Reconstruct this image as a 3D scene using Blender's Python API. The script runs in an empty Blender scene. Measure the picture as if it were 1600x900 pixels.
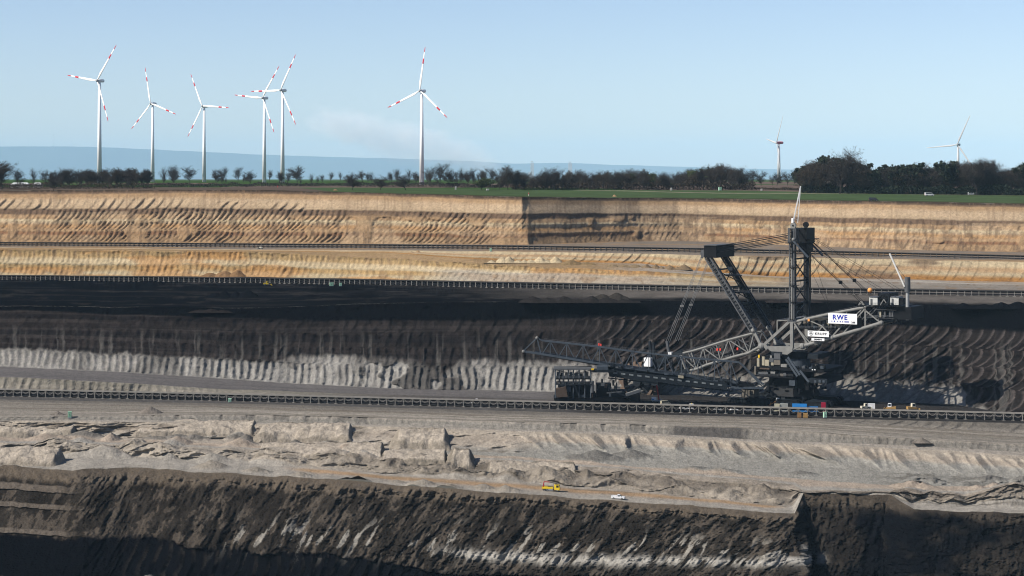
import bpy, bmesh, math, random
import numpy as np
from mathutils import Vector, Matrix

S = bpy.context.scene
COL = S.collection
R = math.radians

# ---------------------------------------------------------------- camera
CZ, F, HOR = 15.0, 2850.0, 280.0            # eye height over the plain, focal length in photo pixels, horizon row
cam_d = bpy.data.cameras.new('camera')
cam = bpy.data.objects.new('camera', cam_d); COL.objects.link(cam)
cam.location = (0, 0, CZ); cam.rotation_euler = (R(90), 0, 0)
cam_d.sensor_width = 36.0; cam_d.lens = 36.0 * F / 1600.0
cam_d.shift_y = -(450.0 - HOR) / 1600.0
cam_d.clip_start = 1.0; cam_d.clip_end = 160000.0
S.camera = cam

# ---------------------------------------------------------------- sky, sun, exposure
SUN_TO = Vector((-0.72, -0.26, 0.64)).normalized()
EL = math.asin(SUN_TO.z); AZ = math.atan2(SUN_TO.x, SUN_TO.y)
w = bpy.data.worlds.new('World'); S.world = w; w.use_nodes = True
nt = w.node_tree; nt.nodes.clear()
sky = nt.nodes.new('ShaderNodeTexSky'); sky.sky_type = 'NISHITA'; sky.sun_disc = False
sky.sun_elevation = EL; sky.sun_rotation = AZ % (2 * math.pi)
sky.altitude = 50; sky.air_density = 0.8; sky.dust_density = 0.4; sky.ozone_density = 2.0
tint = nt.nodes.new('ShaderNodeMix'); tint.data_type = 'RGBA'; tint.blend_type = 'MULTIPLY'
tint.inputs[0].default_value = 1.0
tint.inputs[7].default_value = (1.04, 0.965, 0.995, 1)
bg = nt.nodes.new('ShaderNodeBackground'); bg.inputs[1].default_value = 0.084
wo = nt.nodes.new('ShaderNodeOutputWorld')
nt.links.new(sky.outputs[0], tint.inputs[6]); nt.links.new(tint.outputs[2], bg.inputs[0])
nt.links.new(bg.outputs[0], wo.inputs[0])
sd = bpy.data.lights.new('sun', 'SUN'); sd.energy = 5.0; sd.angle = R(0.5); sd.color = (1.0, 0.93, 0.83)
so = bpy.data.objects.new('sun', sd); COL.objects.link(so)
so.rotation_euler = SUN_TO.to_track_quat('Z', 'Y').to_euler(); so.location = (-300, -200, 400)
S.view_settings.view_transform = 'Standard'; S.view_settings.look = 'None'
S.view_settings.exposure = 0.76; S.view_settings.gamma = 1.0; S.view_settings.use_curve_mapping = False
S.render.engine = 'CYCLES'
S.cycles.use_denoising = True; S.cycles.filter_width = 1.1
S.cycles.max_bounces = 5; S.cycles.diffuse_bounces = 2; S.cycles.glossy_bounces = 2
S.cycles.transmission_bounces = 2; S.cycles.transparent_max_bounces = 6; S.cycles.volume_bounces = 1
S.cycles.volume_max_steps = 96

# ---------------------------------------------------------------- helpers
rng = np.random.default_rng(7)
random.seed(11)

def hash2(i, j, seed):
    n = (i.astype(np.int64) * 374761393 + j.astype(np.int64) * 668265263 + seed * 1442695041) & 0x7fffffff
    n = ((n ^ (n >> 13)) * 1274126177) & 0x7fffffff
    n = ((n ^ (n >> 16)) * 1911520717) & 0x7fffffff
    return ((n ^ (n >> 15)) & 0xffff) / 65535.0

def vn(x, y, seed=0):                                   # value noise, 0..1
    x, y = np.broadcast_arrays(np.asarray(x, float), np.asarray(y, float))
    xi, yi = np.floor(x), np.floor(y); fx, fy = x - xi, y - yi
    fx = fx * fx * (3 - 2 * fx); fy = fy * fy * (3 - 2 * fy)
    a = hash2(xi, yi, seed); b = hash2(xi + 1, yi, seed); c = hash2(xi, yi + 1, seed); d = hash2(xi + 1, yi + 1, seed)
    return (a * (1 - fx) + b * fx) * (1 - fy) + (c * (1 - fx) + d * fx) * fy

def fbm(x, y, seed=0, octv=4, gain=0.5):
    s = 0.0; a = 1.0; t = 0.0
    for k in range(octv):
        s = s + a * vn(x * 2 ** k, y * 2 ** k, seed + 17 * k); t += a; a *= gain
    return s / t

def ridged(x, y, seed=0, octv=4):
    s = 0.0; a = 1.0; t = 0.0
    for k in range(octv):
        s = s + a * (1 - np.abs(2 * vn(x * 2 ** k, y * 2 ** k, seed + 13 * k) - 1)); t += a; a *= 0.5
    return s / t

def sstep(a, b, x):
    t = np.clip((np.asarray(x, float) - a) / (b - a), 0, 1); return t * t * (3 - 2 * t)

_mats = {}
GAIN = 0.74                                              # all paints and soils share one exposure level
def mat(name, color, rough=0.85, metal=0.0, var=0.15, scale=0.6, bump=0.0, vcol=False, spec=0.1):
    """procedural material: base colour broken up by two noises (dust, wear) and an optional fine relief"""
    if name in _mats: return _mats[name]
    m = bpy.data.materials.new(name); m.use_nodes = True
    t = m.node_tree; n = t.nodes; L = t.links; b = n['Principled BSDF']
    b.inputs['Roughness'].default_value = rough; b.inputs['Metallic'].default_value = metal
    b.inputs['Specular IOR Level'].default_value = spec
    geo = n.new('ShaderNodeNewGeometry')
    nz = n.new('ShaderNodeTexNoise'); nz.inputs['Scale'].default_value = scale; nz.inputs['Detail'].default_value = 5
    L.new(geo.outputs['Position'], nz.inputs['Vector'])
    mr = n.new('ShaderNodeMapRange'); mr.inputs[1].default_value = 0.25; mr.inputs[2].default_value = 0.75
    mr.inputs[3].default_value = 1 - var; mr.inputs[4].default_value = 1 + var
    if vcol:                                               # clods and dust at two sizes
        nf = n.new('ShaderNodeTexNoise'); nf.inputs['Scale'].default_value = scale * 3.1; nf.inputs['Detail'].default_value = 4; nf.inputs['Roughness'].default_value = .7
        L.new(geo.outputs['Position'], nf.inputs['Vector'])
        av = n.new('ShaderNodeMath'); av.operation = 'ADD'; L.new(nz.outputs['Fac'], av.inputs[0]); L.new(nf.outputs['Fac'], av.inputs[1])
        hf = n.new('ShaderNodeMath'); hf.operation = 'MULTIPLY'; hf.inputs[1].default_value = .5; L.new(av.outputs[0], hf.inputs[0])
        mr.inputs[1].default_value = .32; mr.inputs[2].default_value = .68; L.new(hf.outputs[0], mr.inputs[0])
    else:
        L.new(nz.outputs['Fac'], mr.inputs[0])
    mx = n.new('ShaderNodeMix'); mx.data_type = 'RGBA'; mx.blend_type = 'MULTIPLY'; mx.inputs[0].default_value = 1
    if vcol:
        at = n.new('ShaderNodeAttribute'); at.attribute_name = 'soil'; L.new(at.outputs['Color'], mx.inputs[6])
    else:
        mx.inputs[6].default_value = (*[c * GAIN for c in color], 1)
    L.new(mr.outputs[0], mx.inputs[7]); L.new(mx.outputs[2], b.inputs['Base Color'])
    if bump:
        n2 = n.new('ShaderNodeTexNoise'); n2.inputs['Scale'].default_value = scale * 2.2; n2.inputs['Detail'].default_value = 6
        L.new(geo.outputs['Position'], n2.inputs['Vector'])
        bp = n.new('ShaderNodeBump'); bp.inputs['Strength'].default_value = 1.0; bp.inputs['Distance'].default_value = bump
        L.new(n2.outputs['Fac'], bp.inputs['Height']); L.new(bp.outputs[0], b.inputs['Normal'])
    _mats[name] = m
    return m

def tag(o, label=None, cat=None, group=None, kind=None):
    if label: o['label'] = label
    if cat: o['category'] = cat
    if group: o['group'] = group
    if kind: o['kind'] = kind
    return o

def empty(name, loc, rz=0.0, sc=1.0):
    o = bpy.data.objects.new(name, None); COL.objects.link(o)
    o.location = loc; o.rotation_euler = (0, 0, rz); o.scale = (sc, sc, sc); o.empty_display_size = 1
    return o

def link(name, me, parent=None, loc=None, rz=None):
    o = bpy.data.objects.new(name, me); COL.objects.link(o)
    if parent is not None: o.parent = parent
    if loc is not None: o.location = loc
    if rz is not None: o.rotation_euler = (0, 0, rz)
    return o

class MB:
    """collects simple shapes into one mesh"""
    def __init__(self): self.v = []; self.f = []
    def add(self, vs, fs):
        o = len(self.v); self.v += [tuple(p) for p in vs]; self.f += [tuple(i + o for i in q) for q in fs]; return self
    def box(self, x0, x1, y0, y1, z0, z1):
        return self.hexa([(x0, y0, z0), (x1, y0, z0), (x1, y1, z0), (x0, y1, z0), (x0, y0, z1), (x1, y0, z1), (x1, y1, z1), (x0, y1, z1)])
    def hexa(self, p):
        return self.add(p, [(0, 3, 2, 1), (4, 5, 6, 7), (0, 1, 5, 4), (1, 2, 6, 5), (2, 3, 7, 6), (3, 0, 4, 7)])
    def bar(self, a, b, w, h=None, up=(0, 0, 1)):
        a = Vector(a); b = Vector(b); d = b - a
        if d.length < 1e-6: return self
        d.normalize(); u = Vector(up)
        if abs(d.dot(u)) > 0.97: u = Vector((0, 1, 0))
        s = d.cross(u).normalized(); t = s.cross(d).normalized(); h = h or w
        s *= w / 2; t *= h / 2
        return self.hexa([a - s - t, a + s - t, b + s - t, b - s - t, a - s + t, a + s + t, b + s + t, b - s + t])
    def tube(self, a, b, r0, r1=None, n=8, cap=True):
        a = Vector(a); b = Vector(b); d = (b - a).normalized(); r1 = r0 if r1 is None else r1
        u = Vector((0, 0, 1)) if abs(d.z) < 0.9 else Vector((1, 0, 0))
        s = d.cross(u).normalized(); t = s.cross(d)
        vs = []
        for k in range(n):
            c = math.cos(2 * math.pi * k / n); q = math.sin(2 * math.pi * k / n)
            vs.append(a + (s * c + t * q) * r0); vs.append(b + (s * c + t * q) * r1)
        fs = [(2 * k, 2 * ((k + 1) % n), 2 * ((k + 1) % n) + 1, 2 * k + 1) for k in range(n)]
        if cap: fs += [tuple(range(2 * n - 2, -1, -2)), tuple(range(1, 2 * n, 2))]
        return self.add(vs, fs)
    def ball(self, c, r, nu=10, nv=7, sz=1.0):
        c = Vector(c); vs = [c + Vector((0, 0, r * sz))]
        for j in range(1, nv):
            th = math.pi * j / nv
            for i in range(nu):
                ph = 2 * math.pi * i / nu
                vs.append(c + Vector((r * math.sin(th) * math.cos(ph), r * math.sin(th) * math.sin(ph), r * sz * math.cos(th))))
        vs.append(c - Vector((0, 0, r * sz)))
        fs = [(0, 1 + i, 1 + (i + 1) % nu) for i in range(nu)]
        for j in range(nv - 2):
            o = 1 + j * nu
            fs += [(o + i, o + nu + i, o + nu + (i + 1) % nu, o + (i + 1) % nu) for i in range(nu)]
        o = 1 + (nv - 2) * nu
        fs += [(o + i, len(vs) - 1, o + (i + 1) % nu) for i in range(nu)]
        return self.add(vs, fs)
    def prism(self, poly, y0, y1):                        # polygon in x,z pushed through y
        n = len(poly)
        vs = [(x, y0, z) for x, z in poly] + [(x, y1, z) for x, z in poly]
        fs = [tuple(range(n)), tuple(range(2 * n - 1, n - 1, -1))]
        fs += [(k, n + k, n + (k + 1) % n, (k + 1) % n) for k in range(n)]
        return self.add(vs, fs)
    def mesh(self, name, material, smooth=False):
        me = bpy.data.meshes.new(name)
        me.from_pydata(self.v, [], self.f)
        bm = bmesh.new(); bm.from_mesh(me); bmesh.ops.recalc_face_normals(bm, faces=bm.faces); bm.to_mesh(me); bm.free()
        if material: me.materials.append(material)
        if smooth: me.polygons.foreach_set('use_smooth', [True] * len(me.polygons))
        return me
    def build(self, name, material, parent=None, loc=None, rz=None, smooth=False):
        return link(name, self.mesh(name, material, smooth), parent, loc, rz)

def copy_tree(o, parent=None):
    c = o.copy(); COL.objects.link(c)
    if parent is not None: c.parent = parent
    for ch in o.children: copy_tree(ch, c)
    return c

def grid_mesh(name, P, colors=None, material=None, smooth=True):
    """P: (rows, cols, 3) array of points -> quad mesh with a soil colour attribute"""
    r, c, _ = P.shape
    me = bpy.data.meshes.new(name)
    idx = np.arange(r * c).reshape(r, c)
    q = np.stack([idx[1:, :-1], idx[1:, 1:], idx[:-1, 1:], idx[:-1, :-1]], -1).reshape(-1, 4)
    me.vertices.add(r * c); me.vertices.foreach_set('co', P.astype(np.float32).ravel())
    me.loops.add(q.size); me.loops.foreach_set('vertex_index', q.astype(np.int32).ravel())
    me.polygons.add(len(q)); me.polygons.foreach_set('loop_start', np.arange(0, q.size, 4, dtype=np.int32))
    me.polygons.foreach_set('use_smooth', np.full(len(q), smooth))
    me.update(calc_edges=True)
    if colors is not None:
        a = me.attributes.new('soil', 'FLOAT_COLOR', 'POINT')
        rgba = np.ones((r * c, 4), np.float32); rgba[:, :3] = np.clip(colors.reshape(-1, 3) * 0.54, 0.002, 0.9)
        a.data.foreach_set('color', rgba.ravel())
    if material: me.materials.append(material)
    me.validate()
    return me
# ================================================================ THE MINE: benches lofted between surveyed break lines
PX = np.concatenate([np.linspace(-700, -60, 40)[:-1], np.arange(-60, 1660, 1.55), np.linspace(1660, 2300, 40)])
NC = len(PX)

LINES = {}
ORDER = []
def line(name, kind, pts, gap=1.0, wob=0.0, seed=0):
    """kind 'pz': (col, row, z)   'py': (col, row, distance)   'zY': (col, z, distance)"""
    p = np.array(pts, float)
    a = np.interp(PX, p[:, 0], p[:, 1]); b = np.interp(PX, p[:, 0], p[:, 2])
    if kind == 'zY':
        z, Y = a, b
    else:
        py = a + (wob * (fbm(PX / 45.0, seed, seed, 4) - 0.5) if wob else 0)
        Y = b if kind == 'py' else (CZ - b) * F / (a - HOR)
        if ORDER:
            Y = np.minimum(Y, LINES[ORDER[-1]][1] - gap)
        z = CZ - (py - HOR) * Y / F
    LINES[name] = ((PX - 800) / F * Y, Y, z); ORDER.append(name)

line('hinter', 'py', [(-700, 280.1, 69000), (2300, 280.1, 69000)])
line('far', 'py', [(-700, 282.5, 3300), (0, 282.5, 3300), (1150, 283.5, 3300), (2300, 284, 3300)])
line('mid', 'py', [(-700, 285, 2350), (0, 285, 2350), (800, 286, 2200), (1200, 289, 2150), (1600, 292, 2000), (2300, 294, 2000)])
line('field', 'py', [(-700, 292, 1960), (0, 292, 1960), (480, 293, 1900), (800, 296, 1800), (1160, 297.5, 1790), (1300, 300.5, 1740), (1600, 305, 1680), (2300, 309, 1650)])
line('rim', 'py', [(-700, 297, 1880), (0, 298, 1735), (200, 297, 1700), (400, 297, 1665), (600, 302, 1625), (816, 308, 1574), (822, 308.2, 1580),
                   (880, 308.8, 1608), (940, 309.3, 1640), (1000, 309.6, 1667), (1060, 310.2, 1680), (1120, 311, 1675), (1210, 312.3, 1645), (1400, 315, 1580), (1600, 318.5, 1550), (2300, 328, 1480)], wob=1.2, seed=3)
line('foot1', 'zY', [(-700, -44, 1810), (0, -43, 1687), (400, -42, 1624), (600, -41, 1582), (826, -40, 1533), (832, -40, 1540), (885, -40, 1567), (945, -40, 1599), (1005, -40, 1625), (1065, -40.3, 1637),
                     (1125, -40.8, 1630), (1210, -42, 1596), (1400, -44, 1530), (1600, -45, 1500), (2300, -47, 1420)])
line('edge2', 'pz', [(-700, 381, -44.5), (0, 386.5, -43.2), (400, 390, -42.2), (600, 391, -41), (800, 392.5, -40.2), (1000, 396, -41), (1200, 401, -43), (1400, 404.5, -45), (1600, 409, -46), (2300, 426, -48)], wob=1.5, seed=5)
line('foot2u', 'pz', [(-700, 382.5, -44.6), (0, 388, -43.4), (400, 391.5, -42.4), (600, 394, -42), (740, 404, -45), (800, 407, -46.5), (1000, 411, -48), (1100, 424, -53), (1200, 431, -57), (1400, 436, -58.5), (1600, 441, -60), (2300, 462, -62)], gap=4, wob=2, seed=6)
line('edge2l', 'pz', [(-700, 384, -44.8), (0, 389.5, -43.6), (400, 393.5, -42.8), (600, 403, -46), (740, 412, -48.5), (850, 417, -50), (1000, 423, -52), (1100, 430, -55), (1200, 434, -57.6), (1400, 440, -59.2), (1600, 446, -60.2), (2300, 466, -62)], gap=3, wob=2.5, seed=7)
line('foot2', 'pz', [(-700, 420, -67), (0, 429, -65), (400, 432, -62), (800, 440, -60.5), (1200, 447.5, -60), (1600, 453, -60.4), (2300, 474, -62.5)], gap=9, wob=1.0, seed=8)
line('edge4', 'pz', [(-700, 472, -68), (0, 478, -65.5), (200, 480, -65), (400, 481, -64.5), (600, 474, -61), (800, 471, -60), (1000, 470, -60), (1200, 471, -60), (1400, 474, -60), (1600, 480, -60), (2300, 505, -60)], gap=60, wob=3.0, seed=9)
line('foot5', 'pz', [(-700, 548, -96), (0, 572, -98), (200, 581, -100), (330, 590, -103), (450, 598, -106), (600, 606, -107.5), (800, 610, -108), (1000, 615, -108), (1300, 625, -108), (1490, 631, -108), (1540, 639, -107.5), (1600, 648, -107), (2300, 740, -107)], gap=24, wob=1.5, seed=10)
line('step3', 'pz', [(-700, 562, -96.5), (0, 588, -98.3), (200, 598, -100.6), (330, 607, -104), (450, 611, -106.6), (600, 616, -107.6), (800, 622, -108), (1000, 628, -108), (1300, 636, -108), (1600, 651, -107.5), (2300, 742, -107.5)], gap=1.5, wob=1.5, seed=11)
line('step3f', 'pz', [(-700, 590, -105), (0, 609, -105.6), (200, 613, -106), (330, 617, -106.2), (450, 619, -107), (600, 623, -107.8), (800, 629, -108), (1000, 634, -108), (1300, 641, -108), (1600, 653, -107.6), (2300, 744, -107.6)], gap=1.5)
line('gtop', 'pz', [(-700, 605, -106), (0, 624, -106.3), (400, 631, -107), (800, 642, -108), (1200, 652, -108), (1400, 656, -107.6), (1600, 661, -107.6), (2300, 750, -107.7)], gap=2)
line('gfoot', 'pz', [(-700, 612, -106), (0, 628, -106.5), (400, 636, -107.2), (800, 648, -108), (1200, 655, -108.2), (1300, 659, -108.8), (1400, 665, -110), (1600, 677, -111.5), (2300, 770, -112)], gap=2)
line('atop', 'pz', [(-700, 640, -106.5), (0, 652, -107.5), (200, 650, -107.8), (400, 648, -108), (600, 653, -108), (800, 659, -108), (1000, 664, -108.3), (1200, 671, -109), (1400, 684, -110.6), (1600, 694, -112), (2300, 785, -112.5)], gap=2, wob=2.5, seed=12)
line('afoot', 'pz', [(-700, 643, -107.5), (0, 656, -108.8), (200, 656, -109.4), (400, 660, -111), (600, 664, -111), (800, 671, -111), (1000, 676, -111.5), (1200, 688, -113.5), (1400, 695, -113.8), (1600, 706, -115), (2300, 795, -116)], gap=1.2, wob=1.0, seed=13)
line('btop', 'pz', [(-700, 645, -108), (0, 658, -109.2), (200, 659, -109.8), (400, 662, -111.2), (600, 666, -111.2), (800, 673, -111.2), (1000, 679, -111.8), (1200, 691, -113.8), (1400, 699, -114.4), (1600, 712, -115.8), (2300, 800, -117)], gap=1.5, wob=3.0, seed=14)
line('bfoot', 'pz', [(-700, 662, -113), (0, 676, -114.8), (200, 680, -116), (400, 686, -117), (600, 696, -117.5), (800, 707, -118.5), (1000, 710, -118.5), (1200, 720, -120), (1400, 738, -122), (1600, 748, -123), (2300, 835, -124)], gap=4, wob=5.0, seed=15)
line('ctop', 'pz', [(-700, 668, -114), (0, 683, -116), (200, 687, -117), (400, 696, -118.4), (600, 706, -119), (800, 713, -119.5), (1000, 729, -121.5), (1200, 744, -123), (1400, 759, -124), (1600, 760, -124), (2300, 845, -125)], gap=4, wob=2.5, seed=16)
line('cedge', 'pz', [(-700, 675, -114.5), (0, 692, -116.5), (200, 694, -117.4), (400, 702, -118.8), (600, 713, -119.4), (800, 719, -119.8), (1000, 735, -121.8), (1200, 752, -123.4), (1240, 756, -123.6), (1255, 765, -123.8), (1390, 767, -124), (1410, 770, -124.4), (1600, 773, -125), (2300, 855, -126)], gap=3, wob=4, seed=17)
line('dfoot', 'pz', [(-700, 690, -120), (0, 709, -121.4), (200, 713, -122), (400, 722, -123), (600, 739, -125), (800, 751, -126.2), (1000, 767, -127.5), (1200, 788, -129), (1238, 790, -129), (1253, 768, -124.2), (1393, 769.5, -124.3), (1425, 786, -128), (1600, 791, -129), (2300, 880, -130)], gap=2.0, wob=3, seed=18)
line('eedge', 'pz', [(-700, 708, -121.5), (0, 727, -122.6), (120, 734, -122.8), (200, 729, -123), (300, 737, -123.5), (430, 744, -124.4), (600, 757, -125.6), (800, 771, -127), (1000, 785, -128.2), (1200, 801, -129.5), (1242, 801, -129.5), (1256, 770, -124.5), (1390, 772, -124.6), (1428, 796, -128.6), (1600, 803, -129.6), (2300, 892, -131)], gap=2.0, wob=7, seed=19)
line('deep', 'pz', [(-700, 890, -160), (0, 908, -160), (1600, 912, -162), (2300, 990, -162)], gap=36)
line('pit', 'pz', [(-700, 1030, -186), (1600, 1040, -187), (2300, 1120, -187)], gap=20)
line('near', 'zY', [(-700, -189, 320), (2300, -189, 320)])

def ground(px, py):
    """world point of the mine surface seen at a column and row of the survey"""
    j = int(np.clip(np.searchsorted(PX, px), 1, NC - 1)); a = (px - PX[j - 1]) / (PX[j] - PX[j - 1])
    prev = None
    for nme in ORDER:
        X, Y, Z = LINES[nme]
        y = Y[j - 1] * (1 - a) + Y[j] * a; z = Z[j - 1] * (1 - a) + Z[j] * a
        r = HOR + (CZ - z) * F / y
        if prev is not None and prev[0] <= py <= r:
            s = (py - prev[0]) / max(1e-6, r - prev[0]); 
            y0, z0 = prev[1], prev[2]
            # true ray / segment crossing
            k = (py - HOR) / F
            den = (z - z0) + k * (y - y0)
            s = (CZ - z0 - k * y0) / den if abs(den) > 1e-9 else s
            s = min(1, max(0, s)); yy = y0 + (y - y0) * s; zz = z0 + (z - z0) * s
            return Vector(((px - 800) / F * yy, yy, zz))
        prev = (r, y, z)
    return None

def at(px, py, Y):
    return Vector(((px - 800) / F * Y, Y, CZ - (py - HOR) * Y / F))

C3 = lambda *c: np.array(c, float)
TAN, PALE, ORANGE, CREAM = C3(.41, .275, .155), C3(.53, .40, .26), C3(.49, .255, .09), C3(.58, .47, .30)
BROWN, SOIL, RUST = C3(.155, .105, .07), C3(.07, .05, .036), C3(.27, .13, .06)
GREY, GREYD, CLAY = C3(.20, .18, .16), C3(.115, .105, .10), C3(.385, .37, .34)
COAL, COALB, COALG = C3(.004, .0045, .006), C3(.030, .0255, .0245), C3(.058, .050, .047)
GREEN, GREENL = C3(.072, .112, .048), C3(.07, .13, .04)

def strata(v, stops):
    """colour by depth in the face; stops: (depth, colour, softness)"""
    out = np.zeros(v.shape + (3,)) + stops[0][1]
    for d, c, s in stops[1:]:
        k = sstep(d - s, d + s, v)[..., None]; out = out * (1 - k) + c * k
    return out

def mixc(a, b, k):
    return a * (1 - k[..., None]) + b * k[..., None]

def grooves(U, t, sp, amp, lean, curve=1.6, jit=0.25, seed=0, drop=0.14):
    ph = (U + lean * np.clip(t, 0, 1) ** curve) / sp + jit * 2 * (vn(U / (sp * 3.1), t * 1.4, seed) - 0.5)
    i = np.floor(ph); fr = ph - i
    a = 0.35 + 1.1 * hash2(i, i * 0 + 3, seed + 5)
    saw = np.where(fr < 1 - drop, (fr / (1 - drop)) ** 2.1, (1 - fr) / drop)
    return amp * a * (saw - 0.35), fr, i

def tiered(v, tiers):
    """local depth inside each cut and its number"""
    t = np.zeros_like(v); n = np.zeros(v.shape, int)
    for k in range(len(tiers) - 1):
        m = (v >= tiers[k]) & (v <= tiers[k + 1]); t[m] = ((v - tiers[k]) / (tiers[k + 1] - tiers[k]))[m]; n[m] = k
    return t, n

def section(a, b, fn, step=1.2, minrows=3, rows=None):
    Xa, Ya, Za = LINES[a]; Xb, Yb, Zb = LINES[b]
    pa = HOR + (CZ - Za) * F / Ya; pb = HOR + (CZ - Zb) * F / Yb
    vis = (PX > 0) & (PX < 1600)
    n = rows or max(minrows, int(np.ceil(np.percentile((pb - pa)[vis], 92) / step)) + 1)
    v = np.linspace(0, 1, n)[:, None] * np.ones((1, NC))
    A = np.stack([Xa, Ya, Za], -1); B = np.stack([Xb, Yb, Zb], -1)
    P = A[None] * (1 - v[..., None]) + B[None] * v[..., None]
    M = (A + B) / 2
    k = np.ones(15) / 15
    T = np.stack([np.gradient(np.convolve(np.pad(M[:, i], 7, 'edge'), k, 'valid')) for i in (0, 1)], -1)
    T /= np.linalg.norm(T, axis=1)[:, None]
    N = np.stack([T[:, 1], -T[:, 0]], -1)                    # horizontal, out of the face
    d = np.hypot(np.gradient(M[:, 0]), np.gradient(M[:, 1])); U = np.cumsum(d)[None] * np.ones((n, 1)) 
    Hc = (A[:, 2] - B[:, 2])[None] * np.ones((n, 1))
    out, dz, colr = fn(U, v, Hc, np.broadcast_to(PX, v.shape), P)
    P = P.copy(); P[..., 0] += N[None, :, 0] * out; P[..., 1] += N[None, :, 1] * out; P[..., 2] += dz
    return P, colr

M_SOIL = mat('soil', (0, 0, 0), rough=1.0, var=0.34, scale=0.42, bump=0.6, vcol=True, spec=0.0)
M_FIELD = mat('field', (0, 0, 0), rough=0.95, var=0.18, scale=0.05, bump=0.05, vcol=True, spec=0.0)

def terrain(name, secs, material=M_SOIL, step=1.2):
    Ps, Cs = [], []
    for k, (a, b, fn, kw) in enumerate(secs):
        P, c = section(a, b, fn, **{'step': step, **kw})
        if Ps:                                              # shared seam
            P[0] = Ps[-1][-1]; c = c.copy(); P = P[1:]; c = c[1:]
        Ps.append(P); Cs.append(c)
    P = np.concatenate(Ps); c = np.concatenate(Cs)
    if name == 'spoil_ground': c = c * .76 + c.mean(-1, keepdims=True) * .24
    o = link(name, grid_mesh(name, P, c, material)); o['kind'] = 'structure'
    return o, P

env = lambda v, e=0.06: sstep(0, e, v) * sstep(0, e, 1 - v)

def sandy(base, U, v, seed, amt=0.22):
    n = fbm(U / 9.0, v * 5, seed, 4) - 0.5; n2 = fbm(U / 90.0, v * 2.2, seed + 4, 3) - 0.5
    return base * (1 + amt * 1.6 * n + amt * n2)[..., None]

# ---- plain behind the pit
def f_hinter(U, v, H, px, P):
    c = mixc(np.zeros(v.shape + (3,)) + C3(.10, .10, .075), GREENL, (fbm(P[..., 0] / 500, P[..., 1] / 900, 3, 2) > 0.52).astype(float))
    return 0 * v, 0 * v, c
def f_mid(U, v, H, px, P):
    base = np.zeros(v.shape + (3,)) + C3(.16, .12, .10)
    x, y = P[..., 0], P[..., 1]
    g = ((y > 2260) & (x < 60)) | (fbm(x / 260, y / 200, 9, 2) > 0.60)
    base = mixc(base, GREENL * 0.8, g.astype(float))
    return 0 * v, 0 * v, base * (0.85 + 0.3 * fbm(x / 40, y / 40, 2, 3))[..., None]
def f_field(U, v, H, px, P):
    x, y = P[..., 0], P[..., 1]
    brownk = 1 - sstep(-205, -195, x + 0.25 * (y - 1800))
    c = mixc(np.zeros(v.shape + (3,)) + GREEN, C3(.13, .10, .08), brownk)
    tr = np.exp(-((x - 250 - 0.10 * (1700 - y) * 6) / 3.0) ** 2) * 0
    verge = sstep(0.86, 0.97, v + 0.05 * (vn(U / 20, v, 3) - 0.5))
    c = mixc(c, C3(.06, .055, .03), verge)
    # worn farm track along the field
    yt = np.interp(x, [60, 150, 300, 420, 520, 700], [1790, 1765, 1725, 1690, 1668, 1640])
    tk = np.exp(-((y - yt) / 3.0) ** 2) * (x > 60)
    c = mixc(c, C3(.34, .29, .23), np.clip(tk, 0, 1))
    return 0 * v, 0.25 * (fbm(x / 9, y / 9, 5, 3) - 0.5), c * (0.8 + 0.4 * fbm(x / 30, y / 16, 6, 3))[..., None]
terrain('plain', [('hinter', 'far', f_hinter, dict(rows=8)), ('far', 'mid', f_mid, dict(rows=14)), ('mid', 'field', f_mid, dict(rows=26)), ('field', 'rim', f_field, dict(rows=40))], M_FIELD)

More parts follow.
